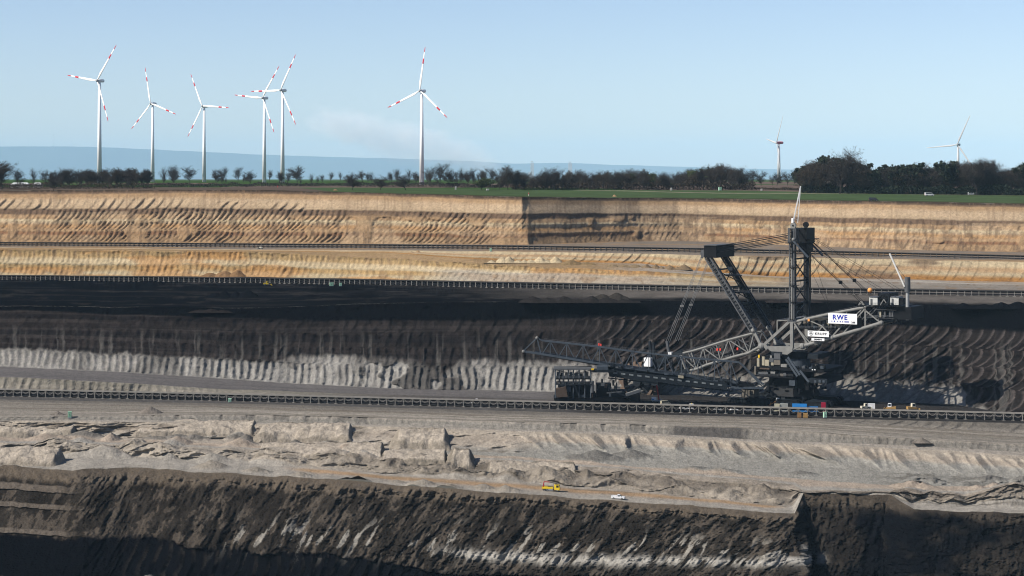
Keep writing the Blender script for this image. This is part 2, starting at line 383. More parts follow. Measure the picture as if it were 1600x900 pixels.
# ---- upper bench: loess, gravel and sand cut by bucket wheels
def f_bench1(U, v, H, px, P):
    left = 1 - sstep(812, 822, px)
    wob = 0.05 * (fbm(U / 70, v * 0 + 1, 21, 4) - 0.5) + 0.02 * (fbm(U / 9, v * 3, 25, 3) - 0.5)
    wash = (px < 560)
    vv = v + wob
    c = strata(vv, [(0, SOIL, 0), (.035, BROWN, .012), (.07, TAN, .02), (.16, PALE * .95, .05), (.30, PALE * .85, .02), (.36, BROWN * 1.1, .025),
                    (.475, TAN, .015), (.56, CREAM * .9, .02), (.62, PALE * .85, .03), (.66, (ORANGE + TAN * 2) / 3, .03), (.735, TAN * 1.05, .02), (.80, (RUST + BROWN) * .6, .015), (.865, TAN * .92, .02), (1.0, TAN * .85, .02)])
    patch = sstep(.52, .62, fbm(U / 55, v * 4 + 7, 33, 3))
    c = mixc(c, PALE * .92, patch * .45 * (vv > .42))
    dk = sstep(.56, .68, fbm(U / 5, v * 9 + 3, 37, 3)) * (vv > .38) * .5
    c = mixc(c, BROWN * 1.2, dk)
    tiers = [0, .36, .60, .78, 1.0]
    t, n = tiered(np.clip(vv, 0, 1), tiers)
    out = np.zeros_like(v)
    spec = [(1.9, .40, 3), (5.6, 1.9, 8), (4.8, 1.5, 8), (5.4, 1.8, 10)]
    big = 0.6 + 0.9 * sstep(.35, .7, fbm(U / 60, v * 0 + 2, 44, 2))
    for k, (sp, am, ln) in enumerate(spec):
        m = n == k
        cut = 1 - .85 * sstep(818, 824, px) * (1 - sstep(930, 1050, px))
        amk = am * cut * (1.0 if k == 0 else (0.35 + 0.65 * (0.55 + 0.45 * left)) * big)
        g, fr, i = grooves(U, t, sp, 1.0, ln * (1 - .6 * sstep(900, 1000, px)), seed=50 + k)
        out = np.where(m, g * amk * env(t, .1), out)
        out = out - np.where(m, 0.9 * np.sin(np.pi * t ** 0.8) * (1.4 if k else .5), 0)
    # the coarse crescents at the left of the face reach up into the loess
    hi = sstep(0.12, 0.2, v) * sstep(.40, .33, v) * (1 - sstep(270, 310, px)) + 0.9 * sstep(.2, .25, v) * sstep(.42, .36, v) * sstep(330, 350, px) * (1 - sstep(470, 480, px)) * (sstep(412, 420, px) + (px < 390))
    g, fr, i = grooves(U, np.clip((v - .12) / .26, 0, 1), 9.5, 2.0, 10, seed=71)
    out = out + g * hi
    out = out + 1.6 * (fbm(U / 25, v * 3, 81, 4) - 0.5) + 1.1 * (fbm(U / 3.2, v * 11, 82, 3) - .5) * sstep(.3, .4, v)
    slump = sstep(.64, .74, fbm(U / 22, v * 2.5 + 9, 83, 3)) * sstep(.38, .5, v); out = out * (1 - .75 * slump) + 1.6 * slump
    c = mixc(c, TAN * .95, slump * .7)
    fl = sstep(.57, .66, fbm(U / 2.6, v * 3.2, 84, 3)) * sstep(.34, .46, v); c = mixc(c, BROWN * .8, fl * .5)
    ft = sstep(.60, .70, fbm(U / 1.7, v * 1.2, 85, 2)) * sstep(.40, .30, v); c = mixc(c, BROWN * 1.5, ft * .35)
    return out, 0 * v, sandy(c, U, v, 91, .20)
def f_floor1(U, v, H, px, P):
    c = np.zeros(v.shape + (3,)) + TAN * .82
    c = mixc(c, GREY * 1.1, sstep(.3, .5, fbm(P[..., 0] / 120, P[..., 1] / 14, 61, 3)) * .8)
    return 0 * v, .6 * (fbm(P[..., 0] / 8, P[..., 1] / 8, 12, 3) - .5) * env(v, .2), sandy(c, U, v, 14, .18)
def f_bench2u(U, v, H, px, P):
    on = sstep(640, 760, px)
    g, fr, i = grooves(U, v, 6.5, 1.0, 7, seed=101)
    out = on * (g + 2.6 * (fbm(U / 14, v * 2, 103, 4) - .5)) * env(v, .1)
    c = strata(v + .2 * (fbm(U / 50, v * 2, 105, 3) - .5), [(0, CREAM * .95, 0), (.35, TAN * 1.1, .1), (.6, CREAM * .85, .12), (.8, ORANGE * .8, .1)])
    dk = sstep(1120, 1200, px) * sstep(.52, .64, fbm(U / 40, v * 3, 107, 3)); c = mixc(c, BROWN * 1.2, dk * .8)
    return out, 0 * v, sandy(c, U, v, 106, .22)
def f_ramp2(U, v, H, px, P):
    c = np.zeros(v.shape + (3,)) + C3(.34, .235, .13)
    c = mixc(c, C3(.40, .36, .31), sstep(880, 1100, px) * sstep(.35, .55, fbm(U / 60, v * 6, 111, 3)))
    return 0 * v, .7 * (fbm(P[..., 0] / 9, P[..., 1] / 9, 112, 3) - .5) * env(v, .2), sandy(c, U, v, 113, .2)
def f_bench2l(U, v, H, px, P):
    wob = .10 * (fbm(U / 60, v * 0, 121, 3) - .5)
    vv = np.clip(v + wob, 0, 1); t, n = tiered(vv, [0, .52, 1])
    g1, _, i1 = grooves(U, t, 4.6, .95, 2.0, seed=123, drop=.3); g2, _, i2 = grooves(U, t, 5.6, 1.0, 3.5, seed=124, drop=.3)
    k = 1 - .75 * sstep(1050, 1250, px)
    out = np.where(n == 0, g1, g2) * env(t, .1) * k - 1.1 * np.sin(np.pi * t) * k + 1.8 * (fbm(U / 14, v * 3, 127, 4) - .5) * k + 1.3 * (fbm(U / 2.6, v * 7, 128, 3) - .5)
    c = strata(vv, [(0, C3(.37, .26, .13), 0), (.10, C3(.44, .31, .155), .03), (.30, CREAM * .92, .08), (.52, C3(.47, .39, .25), .03), (.58, C3(.42, .29, .14), .05), (.8, CREAM * .8, .08)])
    og = sstep(.45, .6, fbm(U / 50, v * 2.5 + 5, 131, 4)); c = mixc(c, ORANGE * .95, og * .6)
    gy = sstep(640, 720, px) * sstep(.35, .5, v + .25 * (fbm(U / 40, v, 133, 3) - .5)) * (1 - .4 * sstep(1000, 1100, px)); c = mixc(c, C3(.38, .345, .29), gy * .75)
    g3 = sstep(1180, 1280, px); c = mixc(c, C3(.27, .245, .215), g3 * .9)
    st = sstep(.58, .70, fbm(U / 2.2, v * 1.1, 135, 3)) * sstep(.6, .0, v); c = mixc(c, BROWN * 1.3, st * .6)
    slip = sstep(.60, .68, fbm(U / 9, v * 1.8 + 2, 137, 3)) * sstep(.35, .8, v); c = mixc(c, C3(.28, .18, .10), slip * .5)
    return out, 0 * v, sandy(c, U, v, 138, .22)
def f_coalfloor(U, v, H, px, P):
    x, y = P[..., 0], P[..., 1]
    c = np.zeros(v.shape + (3,)) + COAL * 1.25
    e = v + .12 * (fbm(U / 60, v * 2, 141, 3) - .5)
    nearsand = sstep(.30, .02, e + .10)
    c = mixc(c, C3(.15, .135, .12), nearsand * .6)
    gr = sstep(700, 1010, px + 120 * (fbm(U / 30, v * 6, 143, 3) - .5)) * sstep(.97, .75, e)
    c = mixc(c, C3(.19, .17, .15), gr * (.55 + .45 * fbm(U / 25, v * 9, 144, 3)))
    sk = sstep(.55, .72, fbm(U / 22, v * 16, 145, 5, .62)) * sstep(.1, .2, v) * .22; c = mixc(c, C3(.10, .09, .085), sk)
    rutk = sstep(.60, .66, fbm(U / 120, v * 44, 148, 2)) * sstep(.05, .15, v) * .16; c = mixc(c, C3(.09, .082, .078), rutk)
    return 0 * v, (1.0 * (fbm(x / 12, y / 12, 146, 4) - .5)) * env(v, .08), c * (0.7 + .6 * fbm(U / 12, v * 8, 147, 3))[..., None]
terrain('upper_sand_bench', [('rim', 'foot1', f_bench1, dict(step=1.05)), ('foot1', 'edge2', f_floor1, {}), ('edge2', 'foot2u', f_bench2u, dict(step=1.1)),
                             ('foot2u', 'edge2l', f_ramp2, {}), ('edge2l', 'foot2', f_bench2l, dict(step=1.0)), ('foot2', 'edge4', f_coalfloor, dict(step=1.1))])

# ---- coal bench with pale clay at its foot
def f_coal(U, v, H, px, P):
    rt = sstep(850, 1000, px)                                # freshly cut at the right of the wheel
    wob = .035 * (fbm(U / 50, v * 0, 151, 4) - .5) + .02 * (fbm(U / 8, v * 2, 152, 3) - .5)
    vv = np.clip(v + wob, 0, 1)
    top = np.interp(px, [0, 300, 560, 800, 1000, 1250, 1600], [.08, .14, .20, .22, .18, .22, .26])
    c = strata(vv, [(0, COAL, 0), (.5, COALB, .02)]) * 0 + COAL
    body = sstep(-.02, .02, vv - top)
    bc = COALB * (.35 + 1.0 * fbm(U / 7, v * 12, 153, 5))[..., None]
    band = sstep(.45, .6, fbm(U / 300, v * 16, 154, 3)); bc = mixc(bc, COALG, band * .4)
    bl = sstep(.56, .64, fbm(U / 260 + 3, v * 22, 155, 3)); bc = mixc(bc, COAL * 1.6, bl * .4)
    bc = bc * (1 - .4 * rt)[..., None]
    c = mixc(c, bc, body)
    # pale clay, ragged where coal debris has slipped over it
    w1 = np.interp(px, [-100, 0, 200, 310, 420, 470, 560, 640, 690, 720, 800, 870, 950, 1050, 1290, 1500, 1600], [.73, .73, .72, .74, .76, .62, .64, .66, .80, .66, .68, .68, .74, .80, .78, .84, 1.2])
    w1 = w1 + .06 * (fbm(U / 12, v * 0, 156, 3) - .5)
    cl = sstep(-.03, .03, vv - w1 + .07 * (fbm(U / 2.2, v * 6, 162, 3) - .5)); cl = cl * (.75 + .25 * sstep(0, .12, vv - w1))
    deb = sstep(.56, .64, fbm(U / 16, v * 2.2, 157, 3)); deb2 = .8 * sstep(.66, .72, fbm(U / 22, v * 3.2 + 4, 158, 4)) * sstep(280, 420, px)
    clayc = CLAY * (.55 + .5 * fbm(U / 3, v * 9, 159, 4))[..., None]; clayc = mixc(clayc, GREYD, sstep(.55, .68, fbm(U / 4.5, v * 7, 161, 3)) * .3)
    clayc = mixc(clayc, CLAY * .62, rt * .55)
    c = mixc(c, clayc, cl * (1 - .9 * np.maximum(deb * .4, deb2)))
    st = sstep(.60, .72, fbm(U / 1.9, v * .9, 160, 3)) * sstep(.25, .6, vv) * (1 - cl); c = mixc(c, CLAY * .34, st * .55)
    tL = np.array([0, .16, .34, .52, .73, 1.0]); tR = np.array([0, .22, .44, .62, .80, 1.0])
    t1, n1 = tiered(vv, tL); t2, n2 = tiered(vv, tR)
    oL = np.zeros_like(v); oR = np.zeros_like(v)
    for k in range(5):
        sp, am, ln = [(14, .7, 3), (7, 1.0, 3), (6.5, 1.2, 2), (5.5, 1.4, 1.5), (4.6, 2.2, .8)][k]
        g, fr, i = grooves(U, t1, sp, am, ln, seed=170 + k, drop=.35)
        oL = np.where(n1 == k, g * env(t1, .1) - 1.0 * np.sin(np.pi * t1), oL)
        sp, am, ln = [(20, .6, 6), (6.5, 2.4, 10), (6.0, 2.6, 11), (6.5, 2.6, 12), (5.4, 2.5, 9)][k]
        g, fr, i = grooves(U, t2, sp, am, ln, seed=180 + k, drop=.30)
        oR = np.where(n2 == k, g * env(t2, .08) - 1.9 * np.sin(np.pi * t2 ** .9), oR)
    out = oL * (1 - rt) + oR * rt + 2.4 * (fbm(U / 18, v * 5, 190, 5) - .5) + 1.5 * (ridged(U / 3.0, v * 12, 191, 3) - .5) * (1 - .5 * rt) + 2.2 * deb2 * cl + 1.2 * deb * cl
    # crescent ridges at the right painted paler: pale dust and their sunlit edges
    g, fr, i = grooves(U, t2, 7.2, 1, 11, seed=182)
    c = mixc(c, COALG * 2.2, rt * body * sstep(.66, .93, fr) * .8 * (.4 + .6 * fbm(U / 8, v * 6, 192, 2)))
    return out, 0 * v, c
def f_road5(U, v, H, px, P):
    x, y = P[..., 0], P[..., 1]
    c = np.zeros(v.shape + (3,)) + C3(.155, .145, .142)
    c = mixc(c, C3(.030, .028, .028), sstep(830, 960, px) * .9)
    c = mixc(c, CLAY * .75, sstep(.16, .0, v + .1 * fbm(U / 14, v, 201, 2)) * (1 - sstep(860, 1000, px)))
    st = fbm(U / 70, v * 14, 202, 4); c = c * (.75 + .5 * st)[..., None]
    return 0 * v, .5 * (fbm(x / 6, y / 6, 203, 3) - .5) * env(v, .1), c
def f_step3(U, v, H, px, P):
    on = 1 - sstep(330, 520, px)
    g, fr, i = grooves(U, v, 5.0, .9, 1.0, seed=211, drop=.4)
    c = strata(v, [(0, C3(.26, .24, .20), 0), (.5, C3(.30, .275, .23), .2)])
    c = mixc(c, C3(.11, .10, .095), sstep(360, 700, px))
    return on * (g * env(v, .12) + 1.0 * (fbm(U / 9, v * 2, 212, 3) - .5)), 0 * v, sandy(c, U, v, 213, .2)
def f_belt(U, v, H, px, P):
    c = np.zeros(v.shape + (3,)) + C3(.105, .10, .096)
    c = mixc(c, C3(.035, .033, .033), sstep(820, 960, px) * .85)
    return 0 * v, .35 * (fbm(P[..., 0] / 5, P[..., 1] / 5, 221, 3) - .5) * env(v, .15), sandy(c, U, v, 222, .25)
def f_gface(U, v, H, px, P):
    on = sstep(1200, 1300, px)
    g, fr, i = grooves(U, v, 7.5, 1.3, 5, seed=231, drop=.35)
    c = strata(v, [(0, C3(.17, .155, .135), 0), (.7, C3(.22, .2, .175), .2)])
    return on * g * env(v, .12), (1 - on) * .3 * (fbm(P[..., 0] / 4, P[..., 1] / 4, 232, 3) - .5) * env(v, .1), sandy(c, U, v, 233, .2)
def f_haul(U, v, H, px, P):
    x, y = P[..., 0], P[..., 1]
    c = np.zeros(v.shape + (3,)) + C3(.27, .245, .21)
    s = fbm((x + y * .12) / 90, v * 16, 241, 4); c = c * (.66 + .68 * s)[..., None]
    tr = sstep(.58, .68, fbm(x / 160, v * 26, 242, 3)); c = mixc(c, C3(.40, .365, .31), tr * .6)
    rut = sstep(.60, .66, fbm(x / 110, v * 34, 243, 2)); c = mixc(c, C3(.13, .105, .08), rut * .55)
    return 0 * v, .55 * (fbm(x / 7, y / 3.5, 244, 4) - .5) * env(v, .1), c
terrain('coal_bench', [('edge4', 'foot5', f_coal, dict(step=.95)), ('foot5', 'step3', f_road5, {}), ('step3', 'step3f', f_step3, dict(step=1.0)), ('step3f', 'gtop', f_belt, {}),
                       ('gtop', 'gfoot', f_gface, dict(step=1.0)), ('gfoot', 'atop', f_haul, dict(step=1.1))])

# ---- spoil ground in front: sandy benches, talus and rough tips
def lumps(P, lst):
    """heaps as (col, row, half width m, half depth m, height m, tilt)"""
    dz = np.zeros(P.shape[:2])
    for (px, py, rx, ry, h, sk) in lst:
        g = ground(px, py)
        if g is None: continue
        dx = (P[..., 0] - g.x) / rx; dy = (P[..., 1] - g.y) / ry
        d = np.sqrt((dx + sk * dy) ** 2 + dy ** 2)
        d = d * (.85 + .4 * (fbm(P[..., 0] / 3.5, P[..., 1] / 3.5, int(px), 3)))
        dz = np.maximum(dz, 1.2 * h * np.clip(1 - d, 0, 1))
    return dz
_lr = random.Random(21)
SPOIL = []
for _ in range(26): SPOIL.append((_lr.uniform(60, 430), _lr.uniform(682, 726), _lr.uniform(5, 13), _lr.uniform(4, 8), _lr.uniform(1.4, 3.6), _lr.uniform(-.6, .6)))
for _ in range(22): 
    x = _lr.uniform(420, 800); SPOIL.append((x, np.interp(x, [420, 800], [700, 742]) + _lr.uniform(-10, 12), _lr.uniform(5, 11), _lr.uniform(4, 7), _lr.uniform(1.2, 3.2), _lr.uniform(-.6, .6)))
for _ in range(26):
    x = _lr.uniform(800, 1240); SPOIL.append((x, np.interp(x, [800, 1240], [738, 776]) + _lr.uniform(-9, 10), _lr.uniform(4, 9), _lr.uniform(3, 6), _lr.uniform(1.0, 2.8), _lr.uniform(-.6, .6)))
for _ in range(26): SPOIL.append((_lr.uniform(1410, 1620), _lr.uniform(748, 790), _lr.uniform(4, 10), _lr.uniform(3, 7), _lr.uniform(1.0, 3.0), _lr.uniform(-.6, .6)))
SPOIL += [(850, 745, 14, 8, 4.5, .2), (800, 747, 11, 7, 4.2, 0), (160, 712, 16, 8, 4.5, .4), (330, 722, 12, 7, 4.5, 0), (250, 705, 18, 8, 4.0, .5), (720, 742, 9, 6, 3.5, 0), (440, 722, 13, 6, 3.2, .3), (1585, 775, 22, 14, 5, 0)]
def f_aface(U, v, H, px, P):
    g, fr, i = grooves(U, v, 4.0, .5, 0, seed=251, drop=.4)
    notch = sstep(.60, .70, fbm(U / 5, v * .5, 252, 3))*sstep(.45,.6,fbm(U/60,v*0,255,2))
    c = strata(v, [(0, C3(.33, .29, .235), 0), (.25, C3(.27, .245, .205), .1)])
    c = mixc(c, C3(.10, .09, .08), sstep(1000, 1060, px) * .15)
    c = mixc(c, C3(.085, .08, .075), notch * .35)
    c = mixc(c, C3(.075, .07, .068), sstep(1040, 1060, px) * (1 - sstep(1150, 1180, px)) * .8)
    return (g - 1.0 * notch * (1 - sstep(1000, 1100, px))) * env(v, .1) + 1.2 * (fbm(U / 16, v, 253, 3) - .5), 0 * v, sandy(c, U, v, 254, .2)
LEDGE = C3(.37, .325, .265)
def f_ledge(U, v, H, px, P):
    c = np.zeros(v.shape + (3,)) + LEDGE
    return 0 * v, .3 * (fbm(P[..., 0] / 3, P[..., 1] / 3, 261, 3) - .5) * env(v, .2), sandy(c, U, v, 262, .18)
def f_bface(U, v, H, px, P):
    rt = sstep(780, 880, px)
    Ub = U + 16 * (fbm(U / 26, v * 0, 278, 2) - .5); g, fr, i = grooves(Ub, v, 19.0, 12.0, -13, curve=1.2, jit=.3, seed=271, drop=.16); g2, fr2, i2 = grooves(Ub, v, 6.5, 2.6, -7, curve=1.2, jit=.5, seed=272, drop=.25); g = np.maximum(g + 3.0, 0) * .75 + np.maximum(g2 + .6, 0)
    rough = ridged(U / 13 + 1.2 * v, v * 2.4, 273, 5) - .5
    left = 8.0 * rough * (1 - rt)
    out = rt * g * env(v, .15) * sstep(1.0, .35, v) + left * env(v, .12) + 1.3 * (fbm(U / 5, v * 5, 274, 4) - .5) - rt * 1.5 * np.sin(np.pi * np.clip(v * 1.2, 0, 1))
    c = strata(v + .12 * (fbm(U / 12, v * 2, 275, 3) - .5), [(0, C3(.44, .37, .28), 0), (.25, C3(.38, .315, .24), .08), (.55, C3(.42, .355, .275), .1), (.8, C3(.34, .31, .26), .1)])
    c = mixc(c, C3(.31, .295, .255), rt * sstep(.4, .6, v))
    c = mixc(c, C3(.15, .12, .09), (1 - rt) * sstep(.60, .72, fbm(U / 11, v * 4, 276, 3)) * .6)
    dz = lumps(P, SPOIL) * env(v, .06) ** .2
    return out, dz, sandy(c, U, v, 277, .24)
def f_talus(U, v, H, px, P):
    c = np.zeros(v.shape + (3,)) + C3(.30, .285, .245)
    c = mixc(c, C3(.42, .355, .275), 1 - sstep(560, 760, px))
    g, fr, i = grooves(U, v, 3.6, .35, 3, seed=281, drop=.5)
    rt = sstep(1330, 1420, px); rough = (ridged(U / 11, v * 3, 283, 4) - .5)
    c = mixc(c, C3(.17, .155, .13), rt * sstep(.5, .6, fbm(U / 6, v * 5, 288, 4)) * .7)
    lf = 1 - sstep(650, 760, px)
    dz = lumps(P, SPOIL + [(930, 716, 13, 9, 3.6, 0), (905, 718, 9, 7, 2.4, .3), (985, 713, 12, 8, 2.8, 0), (960, 719, 8, 6, 1.8, 0), (1085, 734, 10, 5, 1.6, 0), (1125, 738, 12, 5, 2.0, 0), (1250, 742, 10, 5, 1.8, 0)])
    heap = sstep(.3, 1.2, dz); c = mixc(c, C3(.15, .14, .125), heap * .75)
    return g * env(v, .2) + 1.0 * (fbm(U / 2.6, v * 8, 286, 3) - .5) * env(v, .1) + 7.0 * rough * rt * env(v, .1) + 2.5 * (ridged(U / 4, v * 6, 287, 3) - .5) * rt * env(v, .1) + 2.5 * (fbm(U / 10, v * 2.5, 284, 4) - .5) * lf * env(v, .15), dz, sandy(c, U, v, 285, .14)
def f_cstrip(U, v, H, px, P):
    c = np.zeros(v.shape + (3,)) + C3(.43, .34, .25)
    c = mixc(c, C3(.36, .33, .28), sstep(.55, .8, v))
    return 0 * v, lumps(P, SPOIL) + .7 * (fbm(P[..., 0] / 3, P[..., 1] / 2.5, 291, 4) - .5) * env(v, .15), sandy(c, U, v, 292, .2)
def f_dface(U, v, H, px, P):
    rough = ridged((U + 9 * v) / 14, v * 2.2, 301, 5) - .5
    big = fbm(U / 40, v * 0, 302, 2)
    out = (8.0 * rough * (.5 + big) + 2.0 * (fbm(U / 4.5, v * 6, 303, 4) - .5)) * env(v, .1)
    c = strata(v + .2 * (fbm(U / 14, v * 3, 304, 3) - .5), [(0, C3(.36, .30, .23), 0), (.18, C3(.20, .165, .125), .08), (.5, C3(.28, .235, .18), .12), (.8, C3(.33, .28, .215), .1)])
    c = mixc(c, C3(.42, .36, .28), (1 - sstep(420, 700, px)) * .75)
    dk = sstep(.55, .68, fbm(U / 9, v * 4, 305, 3)); c = mixc(c, C3(.12, .10, .08), dk * .5 * sstep(300, 700, px))
    out = out + 1.6 * (ridged(U / 3, v * 9, 307, 3) - .5) * env(v, .1)
    return out, lumps(P, SPOIL), sandy(c, U, v, 306, .26)
def f_track(U, v, H, px, P):
    x, y = P[..., 0], P[..., 1]
    c = np.zeros(v.shape + (3,)) + C3(.36, .325, .27)
    k = .32 + .10 * np.sin(U / 60)
    og = np.exp(-((v - k) / .17) ** 2) * sstep(430, 500, px) * (1 - sstep(1190, 1240, px)); c = mixc(c, C3(.43, .265, .125), np.clip(og * 1.2, 0, 1) * .95)
    rut = np.exp(-((v - k + .13) / .03) ** 2) * sstep(.4, .6, fbm(U / 30, v, 311, 2)); c = mixc(c, C3(.10, .085, .07), rut * .8 * sstep(800, 860, px))
    dz = .4 * (fbm(x / 4, y / 3, 312, 4) - .5) * env(v, .1)
    lp = lumps(P, [(560, 752, 7, 5, 2.2, 0), (330, 731, 10, 6, 3.4, 0), (400, 737, 8, 5, 2.0, 0), (660, 758, 9, 4, 2.6, 0), (700, 762, 7, 4, 1.8, 0), (755, 764, 8, 4, 2.2, 0), (790, 767, 9, 4, 2.4, 0), (470, 743, 7, 4, 1.6, 0), (620, 755, 6, 4, 1.4, 0), (545, 750, 8, 3, 1.2, 0)])
    c = mixc(c, C3(.30, .255, .195), sstep(.2, .8, lp) * .8)
    lp = np.maximum(lp, lumps(P, SPOIL) * sstep(.35, .05, v))
    return 0 * v, dz + lp, sandy(c, U, v, 313, .22)
terrain('spoil_ground', [('atop', 'afoot', f_aface, dict(step=1.0)), ('afoot', 'btop', f_ledge, {}), ('btop', 'bfoot', f_bface, dict(step=.95)), ('bfoot', 'ctop', f_talus, dict(step=1.0)),
                         ('ctop', 'cedge', f_cstrip, {}), ('cedge', 'dfoot', f_dface, dict(step=.95)), ('dfoot', 'eedge', f_track, dict(step=1.0))])

# ---- near slope: dark overburden over coal, deeply rilled
def f_slope(U, v, H, px, P):
    lean = 26
    Uw = U + lean * v + 5 * (fbm(U / 30, v * 2, 321, 3) - .5)
    rtm = sstep(1245, 1262, px); Uw = Uw - rtm * 18 * v; vs_ = 1 + 2.2 * rtm
    rl = ridged(Uw / 10, v * 1.5 * vs_ + U / 200, 322, 5) - .5; rs = ridged(Uw / 3.6, v * 4, 323, 3) - .5
    lt = 1 - sstep(70, 150, px); rt = sstep(1245, 1262, px)
    wob = .05 * (fbm(U / 30, v * 2, 324, 4) - .5) + .06 * (fbm(U / 2.4, v * 6, 347, 3) - .5)
    top = .10 + .05 * (fbm(U / 14, v * 0, 325, 3) - .5)
    vv = v + wob
    c = np.zeros(v.shape + (3,)) + C3(.030, .026, .022)
    c = c * (.25 + 1.4 * fbm(Uw / 9, v * 6, 326, 5))[..., None]
    c = mixc(c, C3(.125, .102, .078), sstep(.03, -.03, vv - top - .03) * (1 - .5 * rt))
    c = mixc(c, C3(.12, .10, .08), sstep(.55, .60, fbm(Uw / 3.2, v * 8, 327, 5, .6)) * .6 * (1 - rt * .7))
    # black seam at the bottom on the left, pale clay lenses to the right
    seam = np.interp(px, [-100, 0, 220, 330, 520, 620, 700, 1600], [.60, .60, .62, .70, .72, .80, .90, .95])
    c = mixc(c, COAL * 1.1, sstep(-.015, .02, vv - seam))
    clv = np.interp(px, [640, 720, 820, 930, 1000, 1100, 1250, 1300], [.62, .68, .72, .74, .72, .70, .69, .72])
    lens = np.exp(-((vv - clv) / .055) ** 2) * sstep(650, 760, px) * (1 - sstep(1275, 1300, px))
    lens = lens * sstep(.44, .54, fbm(Uw / 2.6, v * 3.5, 328, 4, .6) * .7 + .3 * fbm(U / 30, v * 0, 329, 2) + .12)
    c = mixc(c, C3(.42, .40, .36), np.clip(lens, 0, 1) * .95)
    fl = sstep(.66, .69, fbm(Uw / 3, v * 5, 330, 4)) * np.exp(-((vv - .56) / .16) ** 2) * sstep(250, 420, px) * (1 - rt); c = mixc(c, C3(.36, .34, .30), fl * .8)
    bot = sstep(.975, .985, vv + .03 * (fbm(U / 5, v, 331, 2) - .5)) * (1 - sstep(230, 300, px)); c = mixc(c, CLAY * .9, bot)
    c = mixc(c, COAL * 1.4, rt * sstep(.08, .25, vv + .15 * sstep(1380, 1450, px)) * (1.0 - .75 * sstep(.45, .7, fbm(U / 16, v * 4, 348, 4))))
    # level cuts at far left
    tl, nl = tiered(np.clip(v, 0, 1), [0, .16, .22, .33, .37, .56, .60, 1]); flat = np.isin(nl, [1, 3, 5])
    c = mixc(c, C3(.16, .135, .11), lt * flat * .8)
    crescent, fr, i = grooves(U, np.clip((vv - seam) / .3, 0, 1), 5.6, 2.4, 6, jit=.6, seed=341, drop=.25)
    cz = sstep(0, .04, vv - seam) * sstep(150, 260, px) * (1 - rt)
    c = mixc(c, C3(.05, .043, .037), cz * sstep(.70, .9, fr) * .7 * sstep(.35, .6, fbm(U / 5, v * 9, 350, 3)))
    rf = ridged(Uw / 2.1, v * 7, 344, 4) - .5; rub = fbm(U / 1.9, v * 26, 345, 3) - .5
    big = ridged((U + 14 * v) / 34, v * .9, 346, 3) - .5
    clod = ridged(U / 1.3, v * 34, 349, 2) - .5
    out = ((5.0 * rl + 2.6 * rs + 2.6 * rf + 2.4 * rub + 1.0 * clod + 8 * big) * (1 - cz * .7) + crescent * cz) * env(v, .08) * (1 - .80 * lt) * (1 - .1 * rt)
    out = out + lt * 1.6 * np.where(flat, 1, 0) * 1.0 + 3.0 * (fbm(U / 60, v * 1.5, 342, 3) - .5) * env(v, .1)
    out = out - 2.5 * sstep(.03, .12, vv) * sstep(.5, .12, vv) * (1 - rt)
    return out, .8 * (fbm(U / 3, v * 20, 343, 4) - .5) * env(v, .05), c
def f_deep(U, v, H, px, P):
    c = np.zeros(v.shape + (3,)) + COAL * 1.3
    return 2.5 * (fbm(U / 10, v * 3, 351, 4) - .5) * env(v, .2), 0 * v, c * (.7 + .6 * fbm(U / 8, v * 6, 352, 3))[..., None]
terrain('near_slope', [('eedge', 'deep', f_slope, dict(step=.72)), ('deep', 'pit', f_deep, dict(rows=20)), ('pit', 'near', f_deep, dict(rows=10))])

# ---- flat-topped remnants of the sandy bench
def mesa(px0, px1, py, h, dep, top, side, seed, rough=1.0):
    a, b = ground(px0, py), ground(px1, py); nx = max(30, int((px1 - px0) / 1.3)); ny = 26
    s = np.linspace(-.02, 1.02, nx)[None] * np.ones((ny, 1)); q = np.linspace(-.35, 1.15, ny)[:, None] * np.ones((1, nx))
    L = (b - a).length
    Xw = a.x + (b.x - a.x) * s; Yw = a.y + (b.y - a.y) * s + q * dep; Zb = a.z + (b.z - a.z) * s
    ed = rough * (5.0 * (ridged(s * L / 17, q * 0, seed, 2) - .5) + 2.2 * (fbm(s * L / 3, q * 4, seed + 6, 3) - .5))                 # scalloped front
    df = q * dep + .30 * dep - ed; ds = np.minimum(s * L, (1 - s) * L * 1.6) + 1.5 * (fbm(q * dep / 3, s * 0, seed + 1, 3) - .5)
    k = np.clip(df / (.55 * h), 0, 1) * np.clip(ds / (.7 * h), 0, 1) * np.clip((1.15 - q) * dep / (.6 * h), 0, 1)
    tilt = .50 + .50 * np.clip(q + .1, 0, 1) + .45 * (fbm(s * L / 9, q * 1.8, seed + 5, 4) - .5)
    z = Zb - 1.0 + (h + 1.0) * k ** .8 * tilt + .9 * (fbm(Xw / 3, Yw / 2.5, seed + 2, 4) - .5) * (.3 + k)
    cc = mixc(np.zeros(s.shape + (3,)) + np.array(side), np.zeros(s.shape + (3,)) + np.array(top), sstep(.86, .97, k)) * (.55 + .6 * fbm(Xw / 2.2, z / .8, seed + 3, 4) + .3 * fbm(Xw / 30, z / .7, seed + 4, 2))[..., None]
    o = link('spoil_block', grid_mesh('spoil_block', np.stack([Xw, Yw, z], -1)[::-1], cc, M_SOIL)); o['kind'] = 'structure'
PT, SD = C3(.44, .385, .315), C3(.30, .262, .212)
mesa(392, 553, 687, 7.0, 15, PT, SD, 701); mesa(604, 706, 699, 9.0, 15, PT, SD, 702); mesa(688, 746, 734, 9.0, 14, PT, SD * .8, 703)
mesa(205, 400, 678, 5.6, 14, PT, SD, 704); mesa(-20, 120, 680, 6.0, 14, PT, SD, 705); mesa(395, 600, 712, 4.2, 14, PT, SD * .85, 706); mesa(-30, 92, 727, 7.0, 16, PT, SD, 707, .4)
